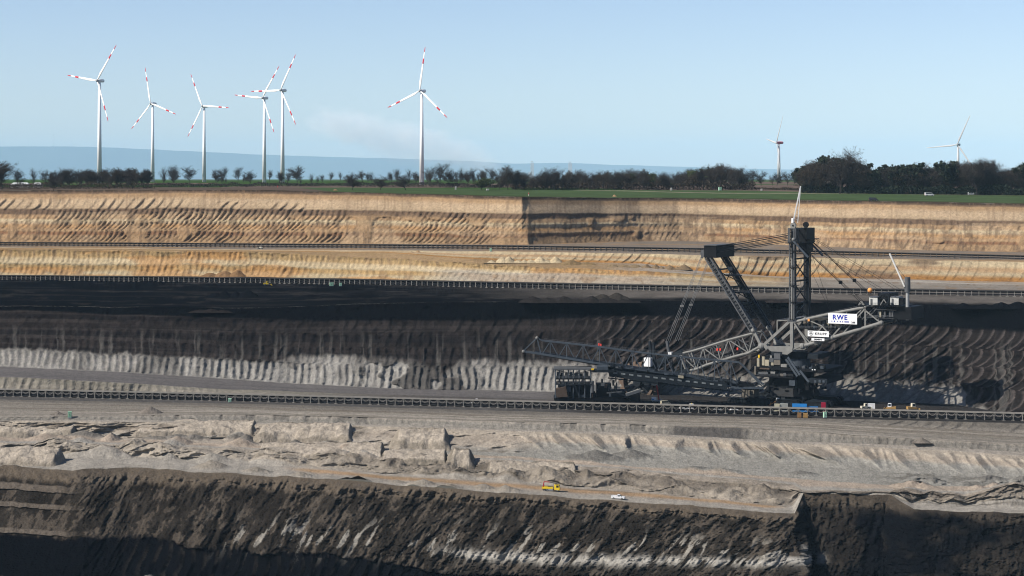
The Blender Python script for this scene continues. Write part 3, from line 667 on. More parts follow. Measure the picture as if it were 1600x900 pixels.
mesa(590, 700, 722, 4.0, 12, PT, SD * .8, 708); mesa(755, 905, 742, 5.0, 10, PT * .9, SD * .7, 709)

# ---- far hills
hx = np.linspace(-600, 2200, 240)
HY = 75000.0
top = np.interp(hx, [-600, 0, 120, 200, 400, 600, 740, 800, 870, 1000, 1200, 1600, 2200], [230, 229, 228.5, 231, 241, 247, 251, 255, 254, 258, 264, 271, 276]) + 1.6 * (fbm(hx / 60, hx * 0, 401, 4) - .5)
ht = (HOR - top) / F * HY
rows = []
for s, k in [(-1.0, 0), (-.8, .12), (-.55, .42), (-.3, .75), (-.12, .95), (0, 1), (.3, .8), (1.0, 0)]:
    Yr = HY + 5000 * s
    rows.append(np.stack([(hx - 800) / F * Yr, np.full_like(hx, Yr), CZ - 8 + ht * k * Yr / HY], -1))
P = np.array(rows)
hc = np.zeros(P.shape[:2] + (3,)) + C3(.10, .12, .11)
hc = hc * (.8 + .5 * fbm(P[..., 0] / 300, P[..., 2] / 30, 402, 3))[..., None]
o = link('hills', grid_mesh('hills', P, hc, M_FIELD)); o['kind'] = 'structure'
# ================================================================ WIND TURBINES
M_TW = mat('turbine_white', (1.02, 1.03, 1.02), rough=.45, var=.03, scale=.2, spec=.4); M_TG = mat('turbine_grey', (.50, .52, .54), rough=.5, var=.03, scale=.2)
M_RED = mat('signal_red', (.62, .02, .04), rough=.5, var=.05, scale=.5)
M_NAC = mat('nacelle_grey', (.42, .45, .47), rough=.5, var=.05, scale=.5)

def blade_slice(z0, z1, Rb, n=8, fat=0.0):
    """piece of a rotor blade from radius z0 to z1 (fractions of Rb)"""
    m = MB(); k = 10
    prof = lambda s: (np.interp(s, [0, .04, .18, .5, .85, .97, 1], [.025, .026, .056, .042, .026, .016, .004]) * Rb,
                      np.interp(s, [0, .04, .18, .5, 1], [.024, .024, .018, .012, .004]) * Rb)
    vs, fs = [], []
    ss = [z0 + (z1 - z0) * i / n for i in range(n + 1)]
    for s in ss:
        ch, th = prof(s); ch += fat; th += fat; tw = R(14) * (1 - s) ** 2
        for q in range(k):
            a = 2 * math.pi * q / k
            x = math.cos(a) * ch / 2 + ch * .18 * min(1, s * 6); y = math.sin(a) * th / 2
            vs.append((x * math.cos(tw) - y * math.sin(tw), x * math.sin(tw) + y * math.cos(tw), s * Rb))
    for i in range(n):
        for q in range(k):
            fs.append((i * k + q, i * k + (q + 1) % k, (i + 1) * k + (q + 1) % k, (i + 1) * k + q))
    fs.append(tuple(range(k - 1, -1, -1))); fs.append(tuple(range(n * k, n * k + k)))
    return m.add(vs, fs)

def make_turbine(hub, basepy, Rm, Rpx, th1, yaw, label, red=True, group='wind turbines', detail=True, hubcol=None):
    M_WHITE = M_TW if red else M_TG
    Y = Rm * F / Rpx; hp = at(hub[0], hub[1], Y); bp = at(hub[0], basepy, Y)
    H = hp.z - bp.z
    t = empty('wind_turbine', (bp.x, bp.y, bp.z)); tag(t, label, 'wind turbine', group)
    ax = Vector((-math.sin(yaw), -math.cos(yaw), 0))
    k = Rm / 50.0
    tw = MB().tube((0, 0, -3), (0, 0, H - 1.2 * k), 2.75 * k, 1.45 * k, 20)
    tower = tw.build('tower', M_WHITE, t, smooth=True)
    if detail:
        MB().box(-.5, .5, -2.95 * k, -2.6 * k, 0.2, 2.6).build('door', M_NAC, tower)
    hubp = ax * (3.6 * k)
    n = MB(); rz = math.atan2(ax.y, ax.x)
    nb = MB()
    sec = [(-6.5, 1.1, 1.2), (-5, 1.9, 1.9), (-1, 2.1, 2.0), (2.2, 1.7, 1.7), (2.6, 1.4, 1.4)]
    vs, fs = [], []
    for x, a, b in sec:
        for q in range(12):
            c = math.cos(q * math.pi / 6); s = math.sin(q * math.pi / 6)
            c = math.copysign(abs(c) ** .6, c); s = math.copysign(abs(s) ** .6, s)
            vs.append((x * k, a * c * k, b * s * k))
    for i in range(len(sec) - 1):
        for q in range(12): fs.append((i * 12 + q, i * 12 + (q + 1) % 12, i * 12 + 12 + (q + 1) % 12, i * 12 + 12 + q))
    fs += [tuple(range(11, -1, -1)), tuple(range(len(vs) - 12, len(vs)))]
    nac = nb.add(vs, fs).build('nacelle', M_WHITE if hubcol is None else hubcol, t, (0, 0, H), rz, True)
    if red and not detail:
        pass
    hb = MB().ball((0, 0, 0), 1.75 * k, 12, 8).build('hub', M_NAC, t, (hubp.x, hubp.y, H), smooth=True)
    side = Vector((math.cos(yaw), -math.sin(yaw), 0))       # to the right in the picture
    for j in range(3):
        th = R(th1) + j * 2 * math.pi / 3
        d = side * math.sin(th) + Vector((0, 0, 1)) * math.cos(th)
        chord = ax.cross(d).normalized(); thick = d.cross(chord).normalized()
        mtx = Matrix((( chord.x, thick.x, d.x, hubp.x), (chord.y, thick.y, d.y, hubp.y), (chord.z, thick.z, d.z, H), (0, 0, 0, 1)))
        b = blade_slice(.02, 1.0, Rm, 24).build('blade', M_WHITE, t, smooth=True); b.matrix_local = mtx
        if red:
            blade_slice(.885, .999, Rm, 5, .07 * k).build('red_band', M_RED, b, smooth=True)
            blade_slice(.615, .735, Rm, 5, .07 * k).build('red_band', M_RED, b, smooth=True)
    return t

yw = R(35)
G = 'wind turbines with red banded blades'
make_turbine((155.5, 126), 282, 50, 69, 39, yw, 'tallest white wind turbine, leftmost, rising out of the dense grove', group=G)
make_turbine((238.5, 162), 281, 50, 58, -12, yw, 'white wind turbine second from left, just right of the dense grove', group=G)
make_turbine((319, 166), 281, 50, 57, -26, yw, 'white wind turbine third from left among spaced bare trees', group=G)
make_turbine((413, 153), 283, 50, 60, 36, yw, 'white wind turbine left of the overlapping pair', group=G)
make_turbine((441.5, 141), 283, 50, 63, 30, yw, 'white wind turbine right and taller of the overlapping pair', group=G)
make_turbine((659, 142), 285, 50, 69, 9, yw, 'white wind turbine standing alone in front of the smoke plume', group=G)
t7 = make_turbine((1217, 223), 281, 63, 54, 38, R(80), 'distant wind turbine seen from the side, with a red nacelle, near the excavator mast', red=False, group='plain white wind turbines at the right', hubcol=mat('faded_red', (.55, .16, .2), rough=.5))
make_turbine((1497, 226), 282, 63, 51, 25, yw, 'distant white wind turbine half hidden by the dark wood at right', red=False, group='plain white wind turbines at the right')
for px, hy, tip, wh_ in ((44, 217, 6, 'leftmost of three'), (84, 212, 7, 'middle of three'), (112, 221, 5, 'rightmost of three')):
    make_turbine((px, hy), 232.5, 75 * 2.1, tip, 20, yw, 'tiny faint wind turbine on the skyline of the blue hills, ' + wh_, red=False, group='far wind turbines on the hill ridge', detail=False)

# ================================================================ FAR POWER STATION AND ITS SMOKE
M_CONC = mat('far_concrete', (.50, .51, .52), rough=.9, var=.08, scale=.02)
def power_block(px0, px1, ytop, label):
    Y = 30000.0; a = at(px0, 282, Y); b = at(px1, ytop, Y)
    t = empty('power_station_block', ((a.x + b.x) / 2, Y, a.z)); tag(t, label, 'power station', 'boiler houses of the far power station')
    h = b.z - a.z; wd = (b.x - a.x) / 2
    MB().box(-wd, wd, -30, 40, -10, h * .96).build('boiler_house', M_CONC, t)
    MB().box(-wd * 2.4, -wd - .3, -24, 30, -10, h * .45).build('turbine_hall', M_CONC, t)
    MB().box(-wd * .7, wd * .5, -20, 22, h + .2, h + 12).build('roof_plant', M_CONC, t)
power_block(829, 834, 253, 'hazy power station block on the horizon, left of two')
power_block(888, 894, 254, 'hazy power station block on the horizon, right of two')

# ================================================================ TREES
M_BARK = mat('bark', (.045, .038, .034), rough=.9, var=.25, scale=.8)
M_TWIG = mat('twigs', (.050, .044, .040), rough=.95, var=.3, scale=.3, spec=.05)
M_TWIGB = mat('twigs_brown', (.060, .048, .036), rough=.95, var=.3, scale=.3, spec=.05)
M_BUD = mat('young_leaves', (.065, .085, .030), rough=.8, var=.3, scale=.3, spec=.1)
M_EVER = mat('dark_foliage', (.022, .032, .020), rough=.85, var=.35, scale=.3, spec=.1)

def bare_tree(seed, H=20.0, spread=.42, up=.25, twigs=2600, round_=.55, leaf=0, low=.22, lw=.16):
    """returns trunk mesh and crown mesh of a deciduous tree"""
    r = random.Random(seed); tr = MB(); V = []; Fc = []
    ends = []
    def seg(p, d, L, rad, lev):
        n = 3; q = p
        for i in range(n):
            d2 = (d + Vector((r.gauss(0, .10), r.gauss(0, .10), r.gauss(0, .06) + up * .12))).normalized()
            e = q + d2 * (L / n); tr.tube(q, e, rad * (1 - .22 * i), rad * (1 - .22 * (i + 1)), 5 if lev < 2 else 3, False)
            q, d = e, d2
            if lev < 4 and (lev < 3 or i == 1):
                for _ in range(3 if lev == 0 else 2 if lev < 2 else 1):
                    ang = r.uniform(0, 6.283); s = r.uniform(.7, 1.25) * (spread + .25 * lev * .5)
                    side = Vector((math.cos(ang), math.sin(ang), 0)) * s * 1.9
                    seg(q, (d + side + Vector((0, 0, up))).normalized(), L * r.uniform(.55, .82), rad * .55, lev + 1)
        ends.append((q, d, lev, L))
    seg(Vector((0, 0, -.6)), Vector((0, 0, 1)), H * .46, H * .018, 0)
    tip = [e for e in ends if e[2] >= 1]
    zs = max(e[0].z for e in ends)
    sc = H * .94 / zs
    for _ in range(twigs):
        q, d, lev, L = tip[r.randrange(len(tip))]
        p = q + Vector((r.gauss(0, 1), r.gauss(0, 1), r.gauss(0, .8))) * H * .036 - d * r.random() * L * .9
        dd = (d * .8 + Vector((r.gauss(0, .6), r.gauss(0, .6), r.gauss(.25, .5)))).normalized()
        ln = r.uniform(.04, .075) * H; w_ = lw * r.uniform(.6, 1.3) * H / 20
        s = dd.cross(Vector((r.gauss(0, 1), r.gauss(0, 1), r.gauss(0, 1)))).normalized() * w_
        o = len(V)
        if leaf and r.random() < leaf:
            s2 = s * 2.6; V += [p - s2, p + s2, p + dd * w_ * 5 + s2, p + dd * w_ * 5 - s2]; Fc.append((o, o + 1, o + 2, o + 3))
        else:
            V += [p - s * .6, p + s * .6, p + dd * ln]; Fc.append((o, o + 1, o + 2))
    tm = tr
    tm.v = [(x * sc, y * sc, z * sc) for x, y, z in tm.v]
    cm = MB(); cm.v = [(p.x * sc, p.y * sc, p.z * sc) for p in V]; cm.f = Fc
    return tm, cm

def raw_mesh(mb, name, material):
    me = bpy.data.meshes.new(name); me.from_pydata(mb.v, [], mb.f); me.materials.append(material); return me

KIND = {}
for nm, args, cm in [('oak', dict(seed=1, spread=.55, up=.16, twigs=2400), M_TWIG), ('round', dict(seed=2, spread=.62, up=.08, twigs=3400), M_TWIG),
                     ('tall', dict(seed=3, spread=.30, up=.45, twigs=1900), M_TWIG), ('ash', dict(seed=4, spread=.45, up=.28, twigs=2000), M_TWIGB),
                     ('thin', dict(seed=5, spread=.36, up=.35, twigs=1000), M_TWIG), ('dense', dict(seed=6, spread=.5, up=.2, twigs=5200, lw=.2), M_TWIGB),
                     ('dense2', dict(seed=8, spread=.42, up=.3, twigs=5200, lw=.2), M_TWIG),
                     ('bud', dict(seed=9, spread=.55, up=.15, twigs=3600, leaf=.5), M_BUD), ('ever', dict(seed=10, spread=.45, up=.3, twigs=6500, leaf=.8, lw=.24), M_EVER)]:
    a, b = bare_tree(**args); KIND[nm] = (raw_mesh(a, nm + '_trunk', M_BARK), raw_mesh(b, nm + '_crown', cm))

def tree(px, py, hpx, kind, label, group, name='bare_tree', wide=1.0, Y=None, rz=None):
    g = at(px, py, Y) if Y else ground(px, py)
    h = hpx * g.y / F
    t = empty(name, g, random.uniform(0, 6.28) if rz is None else rz); s = h / 20.0
    t.scale = (s * wide, s * wide, s)
    a, b = KIND[kind]
    link('trunk', a, t); link('crown', b, t)
    tag(t, label, 'tree', group)
    return t

G1 = 'trees standing singly along the far field edge'
singles = [(3, 297, 42, 'dense', 1.1, 'dark bushy bare tree at the left edge of the plain'), (28, 294, 30, 'oak', 1.0, 'small bare tree between the left edge and the white roofs'),
           (54, 290, 27, 'thin', 1.0, 'slim bare tree behind the white roofs'), (71, 290, 27, 'ash', .9, 'bare tree just left of the dense grove'),
           (84, 298, 22, 'round', 1.2, 'low round dark tree at the pit edge right of the white roofs'),
           (255, 289, 28, 'thin', .9, 'thin bare tree between the second and third turbines'), (272, 290, 30, 'oak', .9, 'round-headed bare tree right of the second turbine'),
           (297, 286, 25, 'round', .9, 'bushy bare tree left of the third turbine'), (337, 286, 23, 'ash', .8, 'bare tree first right of the third turbine'),
           (350, 286, 24, 'round', .8, 'bare tree second right of the third turbine'), (372, 285, 23, 'oak', .85, 'bare tree left of the pair of turbines'),
           (383, 285, 13, 'round', 1.1, 'low bush beside the tree left of the paired turbines'),
           (421, 284, 20, 'ash', .8, 'bare tree between the feet of the paired turbines'), (464, 284, 24, 'round', 1.1, 'broad bare tree right of the paired turbines'),
           (487, 289, 18, 'thin', .8, 'small thin tree alone right of the paired turbines'), (532, 284, 16, 'thin', .8, 'faint thin tree left of the three round trees'),
           (550, 297, 26, 'round', 1.25, 'first of three round dark trees on the field edge'), (594, 297, 22, 'round', 1.35, 'second of three round dark trees on the field edge'),
           (634, 297, 24, 'round', 1.45, 'third and broadest of the round dark trees on the field edge'),
           (566, 286, 21, 'ash', .9, 'bare tree behind the first round dark tree'), (580, 286, 18, 'thin', .9, 'thin bare tree between the first two round dark trees'),
           (608, 286, 19, 'ash', .9, 'bare tree behind and right of the second round dark tree'), (622, 286, 24, 'ash', .9, 'taller bare tree behind the third round dark tree'),
           (640, 286, 22, 'thin', .9, 'thin bare tree left of the lone turbine'), (650, 287, 18, 'oak', .9, 'low bare tree at the foot of the lone turbine'),
           (671, 291, 33, 'ash', .9, 'bare tree just right of the lone turbine'), (687, 293, 37, 'oak', .9, 'tallest bare tree right of the lone turbine'), (703, 293, 33, 'ash', .9, 'third bare tree right of the lone turbine'),
           (718, 290, 28, 'thin', .8, 'thin bare tree left of the budding bush'), (732, 290, 26, 'oak', .8, 'bare tree behind the budding bush'), (752, 297, 18, 'bud', 1.7, 'low rounded bush turning green on the field edge'),
           (757, 290, 26, 'ash', .85, 'bare tree right of the budding bush'), (770, 290, 27, 'oak', .85, 'second bare tree right of the budding bush'),
           (794, 297, 36, 'dense', .95, 'bushy dark tree left of the field hedge'), (806, 297, 33, 'dense2', .95, 'dark bare tree next to the bushy one'), (780, 296, 20, 'round', 1.1, 'small bare tree before the bushy dark pair'),
           (852, 297, 39, 'oak', 1.0, 'tall fan-shaped bare tree above the field hedge'), (866, 297, 36, 'oak', .95, 'second fan-shaped bare tree above the field hedge'),
           (1189, 291, 26, 'round', .9, 'bare tree left of the side-on turbine'), (1172, 293, 30, 'oak', .9, 'bare tree at the right end of the field grove'),
           (1207, 290, 20, 'ash', .9, 'small bare tree below the side-on turbine'), (1214, 291, 23, 'round', 1.0, 'bushy bare tree at the foot of the side-on turbine'),
           (1231, 290, 24, 'oak', .9, 'bare tree right of the side-on turbine'), (1240, 290, 25, 'round', .9, 'bare tree left of the large dark wood'),
           (1312, 303, 77, 'oak', .75, 'tallest bare tree rising out of the dark wood'), (1527, 305, 60, 'dense2', .85, 'tall rounded tree above the right part of the dark wood')]
for px, py, h, k, wd, lb in singles:
    tree(px, py, h * (1.14 if px < 800 else 1.0), k, lb, G1, wide=wd)
kinds = ['dense', 'dense2', 'oak', 'ash', 'round']
rr = random.Random(4)
for i in range(34):
    px = 82 + i * 4.6 + rr.uniform(-2, 2); h = np.interp(px, [80, 100, 120, 160, 210, 240], [28, 33, 31, 32, 33, 30]) * rr.uniform(.85, 1.05)
    tree(px, 292 + rr.uniform(-1.5, 3), h, rr.choice(kinds), 'bare dark tree packed in the dense grove around the tallest turbine', 'trees of the left grove', wide=.85)
for i in range(78):
    px = 808 + i * 4.6 + rr.uniform(-3, 3); h = np.interp(px, [810, 870, 950, 1000, 1060, 1090, 1110, 1140, 1180], [27, 30, 31, 33, 30, 35, 40, 40, 33]) * rr.uniform(.78, 1.05)
    k = rr.choice(kinds + ['bud'] * (1 if 900 < px < 1100 else 0))
    tree(px, 295.5 + rr.uniform(-1, 1.5), h, k, 'bare tree in the long grove behind the green field', 'trees of the grove behind the green field', wide=.9)
for i in range(84):
    px = 1256 + (i % 42) * 8.6 + rr.uniform(-4, 4)
    h = np.interp(px, [1250, 1262, 1290, 1330, 1350, 1380, 1440, 1500, 1545, 1560, 1580, 1600], [40, 50, 58, 66, 40, 42, 50, 52, 58, 38, 44, 52]) * rr.uniform(.80, 1.03)
    tree(px, np.interp(px, [1250, 1600], [300.5, 303.5]) + (0.9 if i < 42 else -1.2), h, rr.choice(['dense', 'dense2', 'dense', 'ever', 'oak']), 'tree massed in the large dark wood at the right', 'trees of the dark wood at right', wide=.95)

for i in range(44):
    px = rr.choice([rr.uniform(245, 520), rr.uniform(500, 800), rr.uniform(640, 810)])
    tree(px, rr.uniform(285, 288.5), rr.uniform(11, 24), rr.choice(['thin', 'ash', 'oak', 'tall', 'round']), 'small bare tree in the thin line along the far fields', 'small trees lining the far fields', wide=rr.uniform(.75, 1.0))

def hedge(pts, h, dpt, n, material, label, seed, leafw=.35):
    """bushy strip along a line of ground points"""
    r = random.Random(seed); P = [ground(*p) for p in pts]; c = P[len(P) // 2]
    L = [0]
    for a, b in zip(P, P[1:]): L.append(L[-1] + (b - a).length)
    V, Fc = [], []
    for _ in range(n):
        s = r.random() * L[-1]; k = max(j for j in range(len(L) - 1) if L[j] <= s); f = (s - L[k]) / (L[k + 1] - L[k])
        p = P[k].lerp(P[k + 1], f) - c
        hh = h * (.35 + 1.0 * float(fbm(np.array(s / 11.0), np.array(1.0), seed, 3)))
        p = p + Vector((r.gauss(0, .6), r.uniform(-dpt, dpt), hh * r.random() ** .7))
        d = Vector((r.gauss(0, 1), r.gauss(0, 1), r.gauss(.5, 1))).normalized(); q = d.cross(Vector((r.gauss(0, 1), r.gauss(0, 1), r.gauss(0, 1)))).normalized()
        o = len(V); w_ = leafw * r.uniform(.5, 1.4)
        V += [tuple(p - q * w_), tuple(p + q * w_), tuple(p + d * w_ * 2.6)]; Fc.append((o, o + 1, o + 2))
    m = MB(); m.v = V; m.f = Fc
    o = link('hedge', raw_mesh(m, 'hedge', material), None, c); tag(o, label, 'hedge', 'hedges on the plain'); return o
hedge([(-20, 295.5), (120, 295), (240, 294.5)], 6.0, 8, 9000, M_TWIGB, 'dark scrub along the pit edge below the left grove', 501)
hedge([(240, 293), (420, 291.5), (560, 291)], 4.6, 6, 8000, M_TWIG, 'low dark hedge below the middle turbines', 502)
hedge([(540, 292), (680, 292.5), (810, 294)], 5.0, 6, 8000, M_TWIG, 'low hedge below the lone turbine', 503)
hedge([(800, 296), (960, 296.5), (1180, 297)], 8.0, 6, 14000, M_TWIGB, 'thicket under the trees behind the green field', 504, .45)
hedge([(1180, 295.5), (1260, 298)], 2.4, 6, 2600, M_TWIGB, 'low scrub between the green field and the far trees', 505)
hedge([(1252, 301.2), (1380, 302.6), (1480, 303.6), (1610, 305)], 9.0, 8, 16000, M_EVER, 'dark undergrowth along the foot of the large wood', 506, .7)

# ================================================================ HOUSES AND SMALL THINGS ON THE PLAIN
M_WALLW = mat('house_render', (.62, .60, .56), rough=.85, var=.12, scale=.4)
M_ROOF = mat('house_roof', (.09, .06, .05), rough=.8, var=.2, scale=.5)
M_ROOFW = mat('greenhouse_sheet', (.58, .60, .62), rough=.5, var=.1, scale=.3)
M_PANE = mat('window_glass', (.03, .04, .05), rough=.15, var=.1, spec=.6)
M_WOOD = mat('weathered_wood', (.34, .28, .20), rough=.85, var=.2, scale=.8)
def house(px, py, Y, L, D, hw, hr, rz, label, wall=M_WALLW, roof=M_ROOF):
    g = at(px, py, Y); t = empty('house', g, rz); tag(t, label, 'house', 'houses at the edge of the wood')
    w_ = MB(); w_.prism([(-L / 2, -1), (L / 2, -1), (L / 2, hw), (0, hw + hr), (-L / 2, hw)], -D / 2, D / 2)
    wl = w_.build('wall', wall, t)
    for s in (-1, 1):
        a = (s * (L / 2 + .5), hw - .3); b = (0, hw + hr + .25)
        r_ = MB().hexa([(a[0], -D / 2 - .4, a[1]), (b[0], -D / 2 - .4, b[1]), (b[0], D / 2 + .4, b[1]), (a[0], D / 2 + .4, a[1]),
                        (a[0], -D / 2 - .4, a[1] + .3), (b[0], -D / 2 - .4, b[1] + .3), (b[0], D / 2 + .4, b[1] + .3), (a[0], D / 2 + .4, a[1] + .3)])
        rf = r_.build('roof', roof, t)
    MB().box(.8, 1.6, -1, 0, hw + hr * .6, hw + hr + 1.2).build('chimney', roof, rf)
    for x in (-L * .28, L * .12):
        for z in (1.0, 3.6):
            if z + 1.4 < hw + 1: MB().box(x, x + 1.3, -D / 2 - .08, -D / 2 + .05, z, z + 1.4).build('window', M_PANE, t)
    return t
house(1300, 291, 1752, 10, 9, 5.5, 4, .5, 'white house glimpsed through the left part of the dark wood')
house(1401, 286, 1752, 9, 8, 5.5, 4.5, .7, 'white gabled house high among the trees of the dark wood')
house(1412, 285, 1760, 8, 8, 5, 4, -.4, 'small pale house just right of the gabled white house')
house(1519, 291, 1735, 12, 9, 5, 3.5, .2, 'low grey house in the right part of the dark wood', mat('house_grey', (.34, .33, .32), var=.15))
house(1533, 297, 1722, 8, 8, 4.5, 3.5, .3, 'small grey house below the tall rounded tree', mat('house_grey', (.34, .33, .32)))
def shed(px0, px1, py, label):
    g = ground((px0 + px1) / 2, py); Lg = (px1 - px0) / F * g.y
    t = empty('greenhouse', g); tag(t, label, 'greenhouse', 'white roofs at far left')
    MB().box(-Lg / 2, Lg / 2, -4, 4, -1, 2.4).build('wall', M_WALLW, t)
    MB().add([(-Lg / 2 - .4, -4.5, 2.3), (Lg / 2 + .4, -4.5, 2.3), (Lg / 2 - 2, 0, 5.0), (-Lg / 2 + 2, 0, 5.0), (Lg / 2 + .4, 4.5, 2.3), (-Lg / 2 - .4, 4.5, 2.3)],
             [(0, 1, 2, 3), (3, 2, 4, 5), (0, 3, 5), (1, 4, 2), (0, 5, 4, 1)]).build('roof', M_ROOFW, t)
    for k in range(5):
        x = -Lg / 2 + Lg * (k + .5) / 5; MB().box(x - .6, x + .6, -4.1, -3.9, .6, 1.9).build('window', M_PANE, t)
shed(18, 46, 292.5, 'long white roofed greenhouse below the small trees at far left'); shed(52, 66, 292.5, 'short white roofed shed right of the long greenhouse')

def stand():
    g = ground(1105, 295.5); t = empty('wooden_lookout', g); tag(t, 'open wooden lookout frame at the edge of the green field', 'lookout')
    s = 2.6; H = 9.0
    for x in (-s, s):
        for y in (-1.6, 1.6): MB().bar((x * 1.1, y * 1.1, -.5), (x * .75, y * .75, H), .5).build('post', M_WOOD, t)
    MB().box(-s, s, -1.7, 1.7, H - .9, H - .6).build('floor_deck', M_WOOD, t); MB().box(-s - .3, s + .3, -2, 2, H, H + .4).build('roof', M_WOOD, t)
    for z0 in (.4, 4.4):
        for sg in (-1, 1): MB().bar((sg * s, -1.7, z0), (-sg * s * .85, -1.5, z0 + 3.8), .28).build('brace', M_WOOD, t)
    MB().bar((s, 0, 7.6), (s + 7.5, 0, 6.6), .3).build('arm', M_WOOD, t)
stand()
M_GREENB = mat('green_cabinet', (.30, .52, .36), rough=.6, var=.1)
M_GREENP = mat('pale_green_cabinet', (.42, .66, .48), rough=.6, var=.1)
def cabinet(px, py, wpx, hpx, label, m=M_GREENB, cat='cabinet', name='switch_cabinet', group='green switch cabinets'):
    g = ground(px, py); k = g.y / F; w_, h = wpx * k, hpx * k
    t = empty(name, g, .15); tag(t, label, cat, group)
    b = MB().box(-w_ / 2, w_ / 2, -w_ * .4, w_ * .4, .15, h).build('housing', m, t)
    MB().box(-w_ * .55, w_ * .55, -w_ * .45, w_ * .45, h + .01, h + .14).build('roof', m, t)
    MB().box(-w_ * .5, w_ * .5, -w_ * .38, w_ * .38, -.3, .14).build('plinth', M_CONC, t)
    for s in (-1, 1):
        d = MB().box(s * w_ * .24 - w_ * .2, s * w_ * .24 + w_ * .2, -w_ * .4 - .06, -w_ * .4 - .01, .35, h - .2).build('door', m, t)
        MB().box(s * .12 - .05, s * .12 + .05, -w_ * .4 - .16, -w_ * .4 - .065, h * .45, h * .6).build('handle', M_PANE, d)
cabinet(1125, 297.5, 4.5, 5, 'pale green cabinet right of the wooden lookout', M_GREENP)
cabinet(1049, 297.5, 2.2, 4, 'small white cabinet left of the wooden lookout', M_WALLW)
cabinet(762, 297.5, 4, 2.4, 'low white box on the field below the budding bush', M_WALLW)
cabinet(712, 296.5, 2.2, 5, 'narrow white box at the hedge right of the lone turbine', M_WALLW)
cabinet(1190, 298, 2.2, 3, 'small white box on the track right of the lookout', M_WALLW)
def marker(px, py, hpx, label, m=M_WALLW):
    g = ground(px, py); k = g.y / F
    t = empty('marker_post', g); tag(t, label, 'post', 'marker posts on the field')
    MB().tube((0, 0, -.3), (0, 0, hpx * k), .22, .18, 8).build('post', m, t); MB().box(-.35, .35, -.3, -.23, hpx * k * .55, hpx * k * .9).build('plate', M_RED, t)
marker(826, 306, 5, 'thin pale marker post at the rim above the dark cut corner'); marker(434, 293, 3, 'small red and white marker post right of the paired turbines', M_RED)
def sandpile(name, px, py, wpx, hpx, color, label, seed, dm=None, peaks=1, cat='heap', group='heaps of loose material', sink=.4):
    """heap of loose soil with real slopes and a ragged crest"""
    g = ground(px, py); k = g.y / F; W = wpx * k / 2; Hh = hpx * k; D = dm or max(W * .35, Hh * 1.5)
    nx, ny = (max(14, int(wpx * .9)), 14); xs = np.linspace(-1, 1, nx); ys = np.linspace(-1, 1, ny)
    XX, YY = np.meshgrid(xs, ys)
    r = np.random.default_rng(seed); hgt = np.zeros_like(XX)
    for i in range(peaks):
        cx = 0 if peaks == 1 else -0.85 + 1.7 * (i + .5) / peaks + r.uniform(-.05, .05); rad = 1.0 if peaks == 1 else 1.5 / peaks * r.uniform(.9, 1.5); hh = 1 if peaks == 1 else r.uniform(.4, 1)
        hgt = np.maximum(hgt, hh * np.clip(1 - np.sqrt(((XX - cx) / rad) ** 2 + YY ** 2), 0, 1))
    hgt = hgt + .28 * np.sqrt(np.clip(hgt, 0, 1)) * (fbm(XX * W / 2.2, YY * D / 2.2, seed, 4) - .5)
    P = np.stack([g.x + XX * W, g.y + YY * D, g.z - sink + hgt * (Hh + sink)], -1)[::-1]
    cc = np.zeros(P.shape[:2] + (3,)) + np.array(color); cc = cc * (.75 + .5 * fbm(XX * W / 2, YY * D / 2, seed + 3, 3))[..., None]
    o = link(name, grid_mesh(name, P, cc, M_SOIL)); o['kind'] = 'structure'; o['label'] = label
    return o
sandpile('sand_heap', 960, 307, 10, 3, TAN, 'small tan heap on the green field', 601)
sandpile('sand_heap', 524, 297.5, 10, 3, TAN * .8, 'small brown heap at the rim', 602)
for (px, py, wp, hp, col_, pk, sd_) in [(362, 464, 80, 13, COAL * 1.6, 4, 611), (905, 470, 190, 10, C3(.03, .027, .026), 7, 612), (952, 470, 60, 14, C3(.05, .045, .04), 2, 613), (1550, 480, 130, 10, COAL * 1.5, 4, 614),
                                   (1293, 633, 62, 15, COAL * 2, 2, 617), (1180, 634, 40, 6, COAL * 2, 3, 618), (330, 487, 70, 6, COALB * .8, 3, 615), (1240, 471, 90, 6, C3(.035, .03, .03), 4, 616)]:
    sandpile('coal_heap', px, py, wp, hp, col_, 'heap of loose coal on the black bench floor', sd_, peaks=pk)
for (px, py, wp, hp, col_, pk, sd_) in [(905, 413, 60, 8, C3(.27, .19, .10), 2, 621), (975, 416, 60, 9, C3(.27, .20, .12), 3, 622), (1040, 419, 80, 7, C3(.25, .18, .11), 6, 623), (820, 408, 130, 8, CREAM, 9, 624), (350, 432, 75, 16, C3(.27, .165, .085), 3, 625), (648, 394, 22, 5, TAN, 2, 626)]:
    sandpile('sand_heap', px, py, wp, hp, col_, 'heap of loose sand between the two upper conveyors', sd_, peaks=pk, sink=1.0)
for (px, py, wp, hp, sd_) in [(235, 645, 45, 11, 631), (90, 648, 30, 6, 632), (1440, 690, 30, 7, 633)]:
    sandpile('gravel_heap', px, py, wp, hp, C3(.21, .185, .16), 'grey gravel heap on the haul road before the lowest conveyor', sd_)
# ================================================================ BELT CONVEYORS
M_POST = mat('conveyor_steel', (.26, .245, .22), rough=.7, var=.2, scale=.7)
M_BELT = mat('belt_rubber', (.012, .012, .014), rough=.7, var=.3, scale=.5)
M_LOAD = mat('dark_load', (.03, .027, .025), rough=.95, var=.4, scale=1.2)

